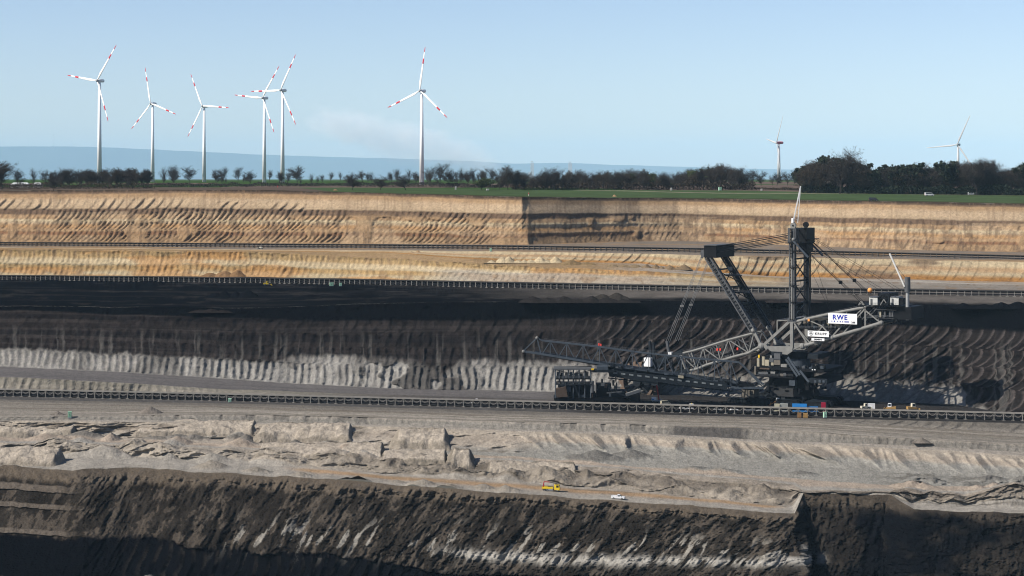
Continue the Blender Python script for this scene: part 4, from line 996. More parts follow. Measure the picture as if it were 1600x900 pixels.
M_RAILD = mat('dark_rail', (.03, .029, .028), rough=.7, var=.2)
def conveyor(pts, spacing, hgt, wid, label, pm, garland, shared):
    P = [ground(*p) for p in pts]
    L = [0.0]
    for a, b in zip(P, P[1:]): L.append(L[-1] + (b - a).length)
    L = np.array(L); A = np.array([tuple(p) for p in P])
    pos = lambda s: Vector((np.interp(s, L, A[:, 0]), np.interp(s, L, A[:, 1]), np.interp(s, L, A[:, 2])))
    base = pos(L[-1] / 2)
    t = empty('belt_conveyor', base); tag(t, label, 'conveyor', 'belt conveyors crossing the mine')
    def ribbon(sec, name, m, ds=12.0):
        n = int(L[-1] / ds) + 1; mb = MB(); vs = []; k = len(sec)
        for i in range(n + 1):
            s = L[-1] * i / n; p = pos(s); d = (pos(min(L[-1], s + 2)) - pos(max(0, s - 2))).normalized(); q = Vector((-d.y, d.x, 0)).normalized()
            for (a, z) in sec: vs.append(p - base + q * a + Vector((0, 0, z)))
        fs = []
        for i in range(n):
            for j in range(k):
                fs.append((i * k + j, i * k + (j + 1) % k, (i + 1) * k + (j + 1) % k, (i + 1) * k + j))
        fs += [tuple(range(k)), tuple(range(n * k + k - 1, n * k - 1, -1))]
        return mb.add(vs, fs).build(name, m, t)
    w2 = wid / 2; h = hgt
    belt = ribbon([(-w2 * .8, h * .88), (-w2 * .4, h * .70), (w2 * .4, h * .70), (w2 * .8, h * .88), (w2 * .8, h * .83), (w2 * .4, h * .64), (-w2 * .4, h * .64), (-w2 * .8, h * .83)], 'belt', M_BELT)
    ribbon([(-w2 * .7, h * .42), (w2 * .7, h * .42), (w2 * .7, h * .20), (-w2 * .7, h * .20)], 'return_belt', M_BELT)
    for s in (-1, 1):
        ribbon([(s * w2 - .16, h * .90), (s * w2 + .16, h * .90), (s * w2 + .16, h * 1.0), (s * w2 - .16, h * 1.0)], 'side_rail', pm if garland else M_RAILD)
    if 'frame' not in shared:
        f = MB()
        for s in (-1, 1):
            f.box(-.17, .17, s * w2 * 1.02 - .14 + (.02 * s), s * w2 * 1.02 + .14 + (.02 * s), -.6, h * .895)
            f.box(-.9, .9, s * w2 - .35, s * w2 + .35, -.5, .12)
        f.box(-.13, .13, -w2, w2, h * .52, h * .60); f.box(-.13, .13, -w2, w2, h * .10, h * .16)
        shared['frame'] = f.mesh('frame', pm)
        g = MB(); n = 8; vs = []
        for i in range(n + 1):
            a = -1 + 2 * i / n; g_ = h * (.86 - .42 * (1 - a * a))
            vs.append((a, g_))
        for (a, za), (b, zb) in zip(vs, vs[1:]):
            g.bar((a * spacing * .40, -w2 - .10, za), (b * spacing * .40, -w2 - .10, zb), .16)
        shared['garland'] = g.mesh('idler_garland', pm)
        d = MB(); d.tube((0, -w2 * .7, h * .66), (0, w2 * .7, h * .66), .16, None, 6); shared['idler'] = d.mesh('idler', M_BELT)
    n = int(L[-1] / spacing)
    for i in range(n):
        s = (i + .5) * spacing; p = pos(s); d = pos(min(L[-1], s + 1)) - pos(max(0, s - 1)); rz = math.atan2(d.y, d.x)
        f = link('frame', shared['frame'], t, p - base + Vector((0, 0, random.uniform(-.10, .10))), rz + random.gauss(0, .025)); f.rotation_euler.x = random.gauss(0, .015)
        if garland and i % 1 == 0:
            q = pos(min(L[-1], s + spacing / 2)); link('idler_garland', shared['garland'], f, (spacing / 2, 0, 0))
    return t
M_POST2 = mat('far_conveyor_steel', (.12, .115, .11), rough=.7, var=.2, scale=.7)
CV1 = [(-70, 383.2), (0, 384), (200, 385), (400, 386.5), (600, 388), (800, 390), (1000, 393), (1100, 394.5), (1350, 400), (1600, 406), (1670, 407.5)]
CV2 = [(-70, 435.5), (0, 437), (200, 439), (400, 441.5), (600, 445), (800, 449.5), (1000, 453.5), (1200, 457.5), (1400, 460.5), (1600, 463.5), (1670, 465)]
CV3 = [(-70, 617), (0, 618.5), (200, 622.5), (400, 627), (600, 632), (800, 637), (1000, 642), (1200, 647.5), (1440, 653), (1600, 657), (1670, 659)]
conveyor(CV1, 4.4, 3.3, 3.4, 'uppermost dark belt conveyor along the foot of the tan bench', M_POST2, False, {})
conveyor(CV2, 4.4, 3.6, 3.4, 'middle belt conveyor between the sand face and the black coal floor', M_POST, False, {})
conveyor(CV3, 4.7, 3.9, 3.6, 'lowest and nearest belt conveyor with pale posts in front of the excavator', M_POST, True, {})
# ================================================================ BUCKET WHEEL EXCAVATOR
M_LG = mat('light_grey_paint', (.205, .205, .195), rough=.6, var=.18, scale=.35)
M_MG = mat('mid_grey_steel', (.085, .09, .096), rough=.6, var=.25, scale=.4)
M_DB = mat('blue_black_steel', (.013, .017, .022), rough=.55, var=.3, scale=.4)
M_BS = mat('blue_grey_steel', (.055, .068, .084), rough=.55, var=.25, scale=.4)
M_DK = mat('black_steel', (.006, .007, .009), rough=.6, var=.35, scale=.4)
M_CAB = mat('cream_panel', (.32, .29, .22), rough=.6, var=.2, scale=.5)
M_SIGN = mat('sign_white', (.84, .85, .86), rough=.5, var=.03, scale=.3)
M_BLUE = mat('sign_blue', (.003, .02, .36), rough=.5, var=.02)
M_INK = mat('sign_black', (.02, .02, .022), rough=.6, var=.02)
M_YEL = mat('safety_yellow', (.75, .48, .02), rough=.5, var=.1)
M_ORG = mat('float_orange', (.75, .33, .10), rough=.5, var=.1)
M_REDL = mat('bright_red', (.75, .07, .05), rough=.5, var=.05)
M_BRN = mat('worn_bucket_steel', (.14, .10, .075), rough=.6, var=.3, scale=.8)
M_BRNB = mat('brown_sheet', (.085, .062, .048), rough=.7, var=.2)
M_TAUPE = mat('taupe_sheet', (.14, .125, .105), rough=.7, var=.2)

YAW = R(30); E1 = Vector((math.cos(YAW), -math.sin(YAW), 0)); E2 = Vector((math.sin(YAW), math.cos(YAW), 0))
XO = Vector((158.0, 1000.0, 0)); ZB = -108.0
XB = Vector((158.0, 1000.0, ZB))                          # foot of the machine
HW = 11.0
def Q(px, py, w=-HW):
    """point of the machine on the long vertical plane w metres behind its centre line"""
    k = (px - 800) / F
    a = -(XO.x + w * E2.x - k * (XO.y + w * E2.y)) / (E1.x - k * E1.y)
    p = XO + E1 * a + E2 * w; p.z = CZ - (py - HOR) * p.y / F
    return p - XB
def rear(p, d=2 * HW): return p + E2 * d

_unit = {}
def unit_bar(m):
    if m.name not in _unit: _unit[m.name] = MB().box(-.5, .5, -.5, .5, 0, 1).mesh('member', m)
    return _unit[m.name]
def bar(name, a, b, w, m, parent, h=None):
    a = Vector(a); b = Vector(b); d = b - a; L = d.length; d.normalize()
    u = Vector((0, 0, 1)) if abs(d.z) < .95 else E2
    s = d.cross(u).normalized(); t = s.cross(d)
    h = h or w
    o = link(name, unit_bar(m), parent)
    o.matrix_local = Matrix(((s.x * w, t.x * h, d.x * L, a.x), (s.y * w, t.y * h, d.y * L, a.y), (s.z * w, t.z * h, d.z * L, a.z), (0, 0, 0, 1)))
    return o
def slab(mb, a0, a1, w0, w1, z0, z1):
    """box along the machine axes; a along, w across (metres from the foot)"""
    c = lambda a, w_, z: XO * 0 + E1 * a + E2 * w_ + Vector((0, 0, z))
    return mb.hexa([c(a0, w0, z0), c(a1, w0, z0), c(a1, w1, z0), c(a0, w1, z0), c(a0, w0, z1), c(a1, w0, z1), c(a1, w1, z1), c(a0, w1, z1)])
def AQ(px, py, w=-HW):                                    # (along, height) of a picture point on plane w
    p = Q(px, py, w); return p.dot(E1), p.z
def pbox(mb, px0, px1, py0, py1, w0, w1):
    """box whose near face covers those columns and rows"""
    a0, z1 = AQ(px0, py0, w0); a1, z0 = AQ(px1, py1, w0)
    return slab(mb, a0, a1, w0, w1, min(z0, z1), max(z0, z1))

EX = empty('bucket_wheel_excavator', XB)
tag(EX, 'huge dark bucket wheel excavator with tall mast, cables and white signs on the mine floor', 'excavator')

def rail(part, a, b, m=M_MG, h=1.1, n=None):
    a = Vector(a); b = Vector(b); up = Vector((0, 0, h)); mb = MB()
    mb.bar(a + up, b + up, .12); mb.bar(a + up * .5, b + up * .5, .09)
    n = n or max(2, int((b - a).length / 2.2))
    for i in range(n + 1): p = a.lerp(b, i / n); mb.bar(p, p + up, .1)
    return mb.build('handrail', m, part)

def ladder_column(name, a, b, wd, m, parent, mr, n):
    """box lattice column: four rails, cross plates, diagonals"""
    a = Vector(a); b = Vector(b); d = (b - a).normalized(); s = E2.cross(d).normalized() if abs(d.dot(E2)) < .9 else E1
    t = d.cross(s).normalized(); mb = MB()
    for i in (-1, 1):
        for j in (-1, 1): mb.bar(a + s * (i * wd / 2) + t * (j * wd / 2), b + s * (i * wd / 2) + t * (j * wd / 2), wd * .26, None, E2)
    mb.bar(a + t * (wd * .18), b + t * (wd * .18), wd * .75, wd * .12, E2)
    o = mb.build(name, m, parent)
    for i in range(n + 1):
        p = a.lerp(b, i / n); bar('cross_plate', p - s * (wd * .52) - t * (wd * .40), p + s * (wd * .52) - t * (wd * .40), wd * .16, mr, o, wd * .16)
    return o

# ---- mast
mast = MB(); slab(mast, *(lambda a: (a - 2.4, a + 2.4))(AQ(1238, 545)[0]), -HW - 1, HW + 1, AQ(1238, 500)[1] - .8, AQ(1238, 500)[1] + .8)
mast = mast.build('mast', M_MG, EX)
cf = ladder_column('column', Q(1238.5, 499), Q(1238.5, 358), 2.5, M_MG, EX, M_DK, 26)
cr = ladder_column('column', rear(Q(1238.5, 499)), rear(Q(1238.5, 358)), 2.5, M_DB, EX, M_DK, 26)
bar('front_strip', Q(1237.3, 499, -HW - 1.6), Q(1237.3, 404, -HW - 1.6), .75, M_LG, cf)
for (ya, yb) in ((405, 440), (440, 475), (475, 497)):
    bar('cross_brace', Q(1238.5, ya), rear(Q(1238.5, yb)), .5, M_DB, mast); bar('cross_brace', rear(Q(1238.5, ya)), Q(1238.5, yb), .5, M_DB, mast)
for y in (405, 440, 475): bar('tie_beam', Q(1238.5, y), rear(Q(1238.5, y)), .8, M_DK, mast)
hd = MB(); a0 = AQ(1238.5, 380)[0]
zt, zm, zl = AQ(1238, 357)[1], AQ(1238, 379)[1], AQ(1238, 396)[1]
slab(hd, a0 - 3.0, a0 + 3.4, 1.0, HW + 2.6, zm, zt); slab(hd, a0 - 2.2, a0 + 2.6, 3.5, HW + 2.4, zl, zm)
slab(hd, a0 - 3.4, a0 + 3.6, -HW - 2, HW + 3, zm - .5, zm); slab(hd, a0 - 3.0, a0 + 5.8, 2, HW + 3, zm + 1.2, zm + 1.7)
head = hd.build('mast_head', M_DK, EX)
for s in (-1, 1):
    for w_ in (-HW - 1.2, -HW + 3):
        p = XO * 0 + E1 * (a0 + s * 2.0) + E2 * w_; bar('head_frame', p + Vector((0, 0, zm)), p + Vector((0, 0, zt)), .55, M_MG, head)
    bar('head_frame', E1 * (a0 + s * 2.0) + E2 * (-HW - 1.2) + Vector((0, 0, zt)), E1 * (a0 + s * 2.0) + E2 * (2) + Vector((0, 0, zt)), .5, M_MG, head)
bar('head_frame', E1 * (a0 - 2.0) + E2 * (-HW - 1.2) + Vector((0, 0, zt)), E1 * (a0 + 2.0) + E2 * (-HW - 1.2) + Vector((0, 0, zt)), .5, M_MG, head)
for w_, m in ((-HW + 1, M_LG), (HW - 2, M_DK)):
    c = E1 * a0 + E2 * w_ + Vector((0, 0, zt + 1.6)); s = MB().tube(c - E2 * .6, c + E2 * .6, 1.6, None, 18).build('sheave', m, EX); MB().tube(c - E2 * .8, c + E2 * .8, .5, None, 8).build('axle', M_DK, s)
rail(head, E1 * (a0 - 3.2) + E2 * (-HW - 1.9) + Vector((0, 0, zm)), E1 * (a0 + 3.4) + E2 * (-HW - 1.9) + Vector((0, 0, zm)))
wh = E1 * (a0 + 1.2) + E2 * (-HW - 1.8) + Vector((0, 0, AQ(1238, 374)[1])); MB().ball(wh, 1.0, 10, 7).build('cable_anchor', M_LG, EX)
# crane on top of the mast
cb = MB(); p0, p1 = Q(1240.5, 348, -8), Q(1251, 291, -8)
cb.bar(p0 + E1 * -.5, p1, .55); cb.bar(p0 + E1 * 2.2, p1, .3)
crn = cb.build('top_crane', M_SIGN, EX)
for i in range(1, 7): bar('lacing', p0.lerp(p1, i / 8) + E1 * -.45 * (1 - i / 8), (p0 + E1 * 2.2).lerp(p1, (i - .4) / 8), .16, M_LG, crn)
pbox(MB(), 1236.5, 1239.5, 341, 350, -8.6, -7).build('crane_cab', M_SIGN, crn)
MB().tube(Q(1241, 357, -8), Q(1241, 347, -8), .7, .6, 10).build('crane_post', M_MG, crn)

# ---- lower light grey portal under the mast
poly = [(1198, 541), (1239, 541), (1239, 548.5), (1231, 554), (1212, 552), (1203, 547)]
gds = []
for w0, w1 in ((-HW - .9, -HW + .9), (HW - .9, HW + .9)):
    pts = []; gd = MB()
    for w_ in (w0, w1):
        for (x, y) in poly:
            a, z = AQ(x, y, -HW); pts.append(E1 * a + E2 * w_ + Vector((0, 0, z)))
    n = len(poly); gd.add(pts, [tuple(range(n)), tuple(range(2 * n - 1, n - 1, -1))] + [(k, n + k, n + (k + 1) % n, (k + 1) % n) for k in range(n)])
    gds.append(gd.build('portal_girder', M_LG, EX))
gd = gds[0]
for k in (0, 1):
    sh = E2 * (2 * HW * k); nm = 'portal_strut'
    bar(nm, Q(1236.5, 500) + sh, Q(1194.5, 538.5) + sh, 1.5, M_LG, gd); bar(nm, Q(1237.5, 500) + sh, Q(1237.5, 544) + sh, 1.7, M_LG, gd)
    bar(nm, Q(1240, 503) + sh, Q(1263, 538.5) + sh, .85, M_LG, gd); bar(nm, Q(1214.5, 501) + sh, Q(1214.5, 524) + sh, .6, M_LG, gd); bar(nm, Q(1214.5, 501) + sh, Q(1237, 500) + sh, .6, M_LG, gd)
    bar(nm, Q(1238, 546) + sh, Q(1254, 539) + sh, .9, M_LG, gd); bar('knee', Q(1194, 537) + sh, Q(1200, 545) + sh, 2.0, M_LG, gd)
for (x, y) in ((1237.5, 500), (1215, 501), (1200, 543), (1237, 545), (1215, 545)): bar('cross_beam', Q(x, y), rear(Q(x, y)), .9, M_MG, gd)

# ---- slanted support frame with ladder-like legs
af = MB(); pbox(af, 1100, 1119, 384, 403, -HW - 1.8, HW + 1.8)
afo = af.build('support_frame_head', M_DK, EX)
pbox(MB(), 1099, 1120, 382.6, 384, -HW - 2.4, HW + 2.4).build('head_roof', M_MG, afo)
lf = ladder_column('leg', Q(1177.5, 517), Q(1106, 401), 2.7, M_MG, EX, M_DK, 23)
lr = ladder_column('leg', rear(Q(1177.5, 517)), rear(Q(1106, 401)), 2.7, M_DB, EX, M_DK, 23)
for k in (0, 1):
    sh = E2 * (2 * HW * k)
    bar('leg_foot', Q(1177.5, 516) + sh, Q(1190, 541) + sh, 1.5, M_LG, lf if k == 0 else lr)
    MB().ball(Q(1177.5, 516.5) + sh, 1.7, 10, 6).build('joint', M_LG, lf if k == 0 else lr); MB().ball(Q(1190, 541) + sh, 2.0, 10, 6).build('joint', M_LG, lf if k == 0 else lr)
    MB().tube(Q(1101, 396) + sh - E2 * .8, Q(1101, 396) + sh + E2 * .8, 2.3, None, 16).build('sheave', M_MG, afo)
    bar('head_arm', Q(1107, 390) + sh, Q(1096, 403) + sh, 1.1, M_MG, afo); bar('head_arm', Q(1101, 387) + sh, Q(1112, 405) + sh, .6, M_LG, afo)
for f in (.18, .42, .66):
    a, b = Q(1106, 401).lerp(Q(1177.5, 517), f), rear(Q(1106, 401).lerp(Q(1177.5, 517), f))
    bar('tie_beam', a, b, .8, M_DK, afo)
    c, d = Q(1106, 401).lerp(Q(1177.5, 517), f + .2), rear(Q(1106, 401).lerp(Q(1177.5, 517), f + .2))
    bar('cross_brace', a, d, .35, M_DK, afo); bar('cross_brace', b, c, .35, M_DK, afo)
for (x, y, sd_) in ((1133, 432, 0), (1146, 459, 0)):
    p = Q(x, y) + E2 * 8; mb = MB(); mb.box(p.x - 3, p.x + 6, p.y - 2, p.y + 8, p.z, p.z + .4); pl = mb.build('service_platform', M_DK, EX)
    rail(pl, (p.x - 3, p.y - 2, p.z + .4), (p.x + 6, p.y - 2, p.z + .4))
MB().box(*(lambda p: (p.x, p.x + 2.2, p.y - 1, p.y + 1, p.z + 3, p.z + 5))(Q(1129, 432) + E2 * 8)).build('winch_box', M_LG, EX)

# ---- counterweight boom at the right
cwt = MB()
for k in (0, 1):
    sh = E2 * (2 * HW * k); C = [Q(1254, 541), Q(1300, 527.5), Q(1377, 504.5)]
    for a, b in zip(C, C[1:]): cwt.tube(a + sh, b + sh, .95, None, 10)
    T = [Q(1240, 503.5), Q(1258, 499), Q(1294, 491), Q(1350, 480.5)]
    for a, b in zip(T, T[1:]): cwt.tube(a + sh, b + sh, .8, None, 10)
    cwt.ball(C[1] + sh, 1.5, 8, 6); cwt.ball(C[0] + sh, 1.8, 8, 6); cwt.ball(C[2] + sh, 1.3, 8, 6); cwt.ball(T[1] + sh, 1.2, 8, 6)
cw = cwt.build('counterweight_boom', M_LG, EX)
for k in (0, 1):
    sh = E2 * (2 * HW * k); B = [(1318, 522), (1352, 512), (1300, 527), (1377, 504.5), (1264, 538), (1335, 517)]; 
    for (x0, y0, x1, y1, w_) in [(1300, 526, 1284, 509, .7), (1300, 526, 1316, 508, .7), (1352, 482, 1352, 512, .7), (1352, 482, 1318, 520, .6), (1350, 480, 1318, 510, .5), (1347, 481, 1377, 505, .7),
                                 (1284, 509, 1262, 500, .5), (1264, 537, 1284, 511, .6), (1323, 486, 1323, 509, .5), (1295, 492, 1316, 509, .5), (1266, 536, 1247, 514, .6)]:
        bar('brace', Q(x0, y0) + sh, Q(x1, y1) + sh, w_, M_LG if k == 0 else M_MG, cw)
for (x, y) in ((1262, 500), (1300, 527), (1352, 482), (1377, 505), (1323, 486), (1352, 512)): bar('cross_beam', Q(x, y), rear(Q(x, y)), .8, M_DB, cw)
wk = MB(); pbox(wk, 1243, 1322, 513.3, 515.3, -HW + .2, HW - 1); walk = wk.build('walkway', M_DK, EX); rail(walk, Q(1243, 513.3, -HW + .4), Q(1322, 513.3, -HW + .4))
mh = MB(); pbox(mh, 1252, 1330, 496, 513, -HW + 3, HW - 2); mh.build('belt_house', mat('dim_house', (.04, .039, .035), rough=.7, var=.35, scale=.5), EX)
for i in range(7):
    x = 1255 + i * 6.0; pbox(MB(), x, x + 3.8, 500 + (i % 3), 511, -HW + 2.6, -HW + 2.96).build('wall_panel', [M_TAUPE, M_MG, M_CAB, M_DK][i % 4], walk)
pbox(MB(), 1262, 1265, 498, 502, -HW - .8, -HW - .2).build('lamp_box', M_ORG, EX)
d1 = MB(); pbox(d1, 1340, 1408, 476.8, 479, -HW - 1.5, HW + 1); deck = d1.build('winch_deck', M_DK, EX); rail(deck, Q(1342, 476.8, -HW - 1.3), Q(1406, 476.8, -HW - 1.3), M_DB)
d2 = MB(); pbox(d2, 1353, 1397, 496, 498, -HW - .5, HW); low = d2.build('lower_deck', M_MG, EX); rail(low, Q(1354, 496, -HW - .3), Q(1396, 496, -HW - .3))
for x in (1374, 1381, 1389, 1393): pbox(MB(), x, x + 2.6, 486, 496, -HW + .6, -HW + 2).build('drive_unit', M_MG if x != 1374 else M_CAB, low)
pbox(MB(), 1369, 1400, 483.5, 485, -HW - .6, -3).build('drive_roof', M_MG, low)
bl = MB(); pbox(bl, 1397, 1424, 479.2, 500, -HW + 1, HW); pbox(bl, 1380, 1397, 480.5, 495, -HW + 4, HW - 1); blo = bl.build('ballast_box', M_DK, EX)
for (x0, x1) in ((1358, 1371), (1391, 1404)):
    h = pbox(MB(), x0, x1, 464.5, 476.6, -HW + 1, -HW + 8).build('winch_house', mat('winch_house_grey', (.52, .53, .51), rough=.6, var=.15), EX)
    pbox(MB(), x0 - .6, x1 + .6, 463.4, 464.4, -HW + .6, -HW + 8.4).build('roof', M_MG, h); pbox(MB(), x0 + 2, x0 + 5, 467, 476, -HW + .85, -HW + .98).build('door', M_MG, h)
pbox(MB(), 1404.3, 1411, 466, 476.6, -HW + 1.5, -HW + 8).build('winch_annex', M_DK, EX)
pbox(MB(), 1371.5, 1390, 458, 476.6, -HW + 5, HW - 2).build('winch_frame', M_DK, EX)
wc = Q(1381, 467, -HW + 2.2); wl = MB()
for i in range(24):
    a, b = 2 * math.pi * i / 24, 2 * math.pi * (i + 1) / 24
    wl.bar(wc + (E1 * math.cos(a) + Vector((0, 0, math.sin(a)))) * 2.7, wc + (E1 * math.cos(b) + Vector((0, 0, math.sin(b)))) * 2.7, .55, .8, E2)
wl = wl.build('rope_sheave', M_DB, EX)
for i in range(6): a = math.pi * i / 3; bar('spoke', wc, wc + (E1 * math.cos(a) + Vector((0, 0, math.sin(a)))) * 2.7, .3, M_DB, wl)
for s in (-1, 1): bar('stand_leg', Q(1381, 467.5, -HW + 1.2), Q(1381 + 5.5 * s, 476.6, -HW + 1.2), .45, M_LG, wl)
for s in (-1, 1): bar('anchor_plate', Q(1346, 471, -HW + .5), Q(1346 + 4 * s, 477, -HW + .5), .9, M_LG, deck)
fb = MB().ball(Q(1359.5, 453.5, -HW + 5), 1.35, 14, 9).build('orange_ball', M_ORG, EX, smooth=True); bar('ball_post', Q(1359.5, 464, -HW + 5), Q(1359.5, 456, -HW + 5), .25, M_MG, fb)
kr = MB().tube(Q(1418, 500, -HW + 2), Q(1418, 436, -HW + 2), .95, .85, 14).build('rear_crane', mat('crane_grey', (.30, .31, .31), rough=.55, var=.15), EX)
MB().tube(Q(1418, 456, -HW + 2), Q(1418, 433, -HW + 2), 1.55, 1.45, 14).build('crane_turret', M_MG, kr)
jb = MB(); jb.bar(Q(1413.5, 448, -HW + .6), Q(1390, 396, -HW + .6), .7, .8); jib = jb.build('jib', mat('jib_grey', (.55, .55, .53), rough=.55, var=.12), kr)
bar('jib_tie', Q(1416, 436, -HW + 1), Q(1399, 414, -HW + .8), .16, M_DK, jib); bar('jib_cylinder', Q(1415, 452, -HW + 1), Q(1407, 436, -HW + .7), .5, M_MG, jib)

# ---- signs
def text_mesh(body, size, m, off=0.0, ext=.05, sp=1.0):
    c = bpy.data.curves.new('lettering', 'FONT'); c.body = body; c.size = size; c.extrude = ext; c.offset = off; c.align_x = 'CENTER'; c.align_y = 'CENTER'; c.resolution_u = 3; c.space_character = sp
    o = bpy.data.objects.new('lettering', c); COL.objects.link(o); dg = bpy.context.evaluated_depsgraph_get()
    me = bpy.data.meshes.new_from_object(o.evaluated_get(dg)); bpy.data.objects.remove(o); me.materials.clear(); me.materials.append(m); return me
def sign(px0, px1, py0, py1, w_, name):
    b = pbox(MB(), px0, px1, py0, py1, w_, w_ + .3).build(name, M_SIGN, EX)
    a0, z1 = AQ(px0, py0, w_); a1, z0 = AQ(px1, py1, w_)
    for x in (a0 + (a1 - a0) * .2, a0 + (a1 - a0) * .8): bar('bracket', E1 * x + E2 * (w_ + .3) + Vector((0, 0, (z0 + z1) / 2)), E1 * x + E2 * (w_ + 2.4) + Vector((0, 0, (z0 + z1) / 2)), .3, M_MG, b)
    return b, a0, a1, z0, z1
def letter(b, me, a, z, w_, name='lettering', sx=1.0):
    o = link(name, me, b); X = E1 * sx; Yv = Vector((0, 0, 1)); Zv = -E2
    p = E1 * a + E2 * (w_ - .06) + Vector((0, 0, z))
    o.matrix_local = Matrix(((X.x, Yv.x, Zv.x, p.x), (X.y, Yv.y, Zv.y, p.y), (X.z, Yv.z, Zv.z, p.z), (0, 0, 0, 1))); return o
b, a0, a1, z0, z1 = sign(1294, 1339, 489, 507, -HW - 2.6, 'name_board')
wS = -HW - 2.6
ac, zc, W_, H_ = (a0 + a1) / 2, (z0 + z1) / 2, a1 - a0, z1 - z0
letter(b, text_mesh('RWE', H_ * .64, M_BLUE, .085, .05, 1.16), a0 + W_ * .41, zc + H_ * .10, wS, sx=1.02)
letter(b, text_mesh('288', H_ * .24, M_INK, .01), a0 + W_ * .87, z0 + H_ * .17, wS, sx=1.1)
under = MB()
for (u0, u1, ha) in ((.115, .145, .05), (.20, .235, .07), (.315, .35, .05), (.405, .44, .06), (.485, .52, .05), (.565, .72, .045)):   # broken mirror strokes below the letters
    for kk in range(2): slab(under, a0 + W_ * u0, a0 + W_ * u1, wS - .12, wS - .02, z0 + H_ * (.235 - kk * .075), z0 + H_ * (.235 - kk * .075) + H_ * ha * .8)
under.build('lettering_underline', M_BLUE, b)
b, a0, a1, z0, z1 = sign(1262, 1295, 516.5, 526.8, -HW - 2.2, 'maker_board'); wS = -HW - 2.2; W_, H_ = a1 - a0, z1 - z0
letter(b, text_mesh('KRUPP', H_ * .60, M_INK, .03, .05, 1.18), a0 + W_ * .62, (z0 + z1) / 2, wS, sx=1.08)
rg = MB()
for (dx, dz_) in ((-.105, .09), (.105, .09), (0, -.09)):
    c = E1 * (a0 + W_ * .16 + dx * H_ * 1.5) + E2 * (wS - .07) + Vector((0, 0, (z0 + z1) / 2 + dz_ * H_ * 1.5))
    for i in range(16):
        p, q = 2 * math.pi * i / 16, 2 * math.pi * (i + 1) / 16; r_ = H_ * .24
        rg.bar(c + (E1 * math.cos(p) + Vector((0, 0, math.sin(p)))) * r_, c + (E1 * math.cos(q) + Vector((0, 0, math.sin(q)))) * r_, .13, .1, E2)
rg.build('three_ring_emblem', M_INK, b)
b, a0, a1, z0, z1 = sign(1268, 1288, 528, 533, -HW - 2.0, 'small_maker_board'); wS = -HW - 2.0
letter(b, text_mesh('SIEMENS', (z1 - z0) * .78, M_INK, .02), (a0 + a1) / 2, (z0 + z1) / 2, wS, sx=1.12)

# ---- wheel boom reaching to the face
BH = 6.0
TB = [(1178, 520.5), (1159, 525.5), (1138.5, 531), (1119, 537), (1099, 543.5), (1080, 549), (1062, 553)]
LB = [(1190, 540), (1170, 551.5), (1148, 557), (1126, 563.5), (1105, 570), (1088, 577), (1072, 580)]
boom = None
for k in (0, 1):
    sh = E2 * (2 * BH * k)
    wb = MB()
    for L_, r_ in ((TB, .62), (LB, .75)):
        for a, b in zip(L_, L_[1:]): wb.tube(Q(*a, -BH) + sh, Q(*b, -BH) + sh, r_, None, 8)
    wb.tube(Q(*TB[0], -BH) + sh, Q(*LB[0], -BH) + sh, .5, None, 8); wb.tube(Q(*TB[-1], -BH) + sh, Q(*LB[-1], -BH) + sh, .5, None, 8)
    o = wb.build('wheel_boom_side', M_LG, EX); boom = boom or o
for k in (0, 1):
    sh = E2 * (2 * BH * k); m = M_LG if k == 0 else M_MG
    for i in range(len(TB)):
        bar('brace', Q(*TB[i], -BH) + sh, Q(*LB[i], -BH) + sh, .5, m, boom)
        if i + 1 < len(TB): bar('brace', Q(*(LB[i] if i % 2 else TB[i]), -BH) + sh, Q(*(TB[i + 1] if i % 2 else LB[i + 1]), -BH) + sh, .5, m, boom)
for x in TB + LB: bar('cross_beam', Q(*x, -BH), Q(*x, -BH) + E2 * 2 * BH, .45, M_MG, boom)
hb = MB()
for (A_, B_, w0, w1) in (((1066, 549), (1004, 573), -BH, BH), ((1078, 578), (1004, 596), -BH, BH)):
    for w_ in (w0, w1): hb.bar(Q(*A_, w_), Q(*B_, w_), 1.6, 2.2)
hb.bar(Q(1040, 560, -BH), Q(1000, 594, -BH), 1.5, 2.5)
front = hb.build('boom_head', M_DB, EX)
for i in range(7):
    f = i / 6; a = Q(1066, 549, -BH).lerp(Q(1004, 573, -BH), f); b = Q(1078, 578, -BH).lerp(Q(1004, 596, -BH), f)
    bar('brace', a, b, .6, M_DB, front); bar('brace', a + E2 * 2 * BH, b + E2 * 2 * BH, .6, M_DB, front)
gh = MB(); pbox(gh, 1006, 1028, 582, 603, -BH - 2, BH + 1); gh.build('gear_house', M_DB, EX)
for (x, y) in ((1001, 584), (1005, 586), (1010, 585), (1004, 590)): pbox(MB(), x, x + 2.6, y, y + 3, -HW - .3, -HW + .2).build('warning_panel', M_SIGN, front)
pbox(MB(), 1006, 1016, 559, 573, -HW + 1, -HW + 4).build('operator_cab', M_SIGN, EX)
for (x, y0, y1, m) in ((1018, 533, 574, M_DB), (1023.5, 535, 575, M_DB), (1045, 533, 552, M_MG)): bar('cable_post', Q(x, y1, -BH), Q(x - 3, y0, -BH), 1.3, m, boom)
pbox(MB(), 1044, 1049, 550, 554, -BH - 1, -BH + 1).build('post_head', M_SIGN, boom)
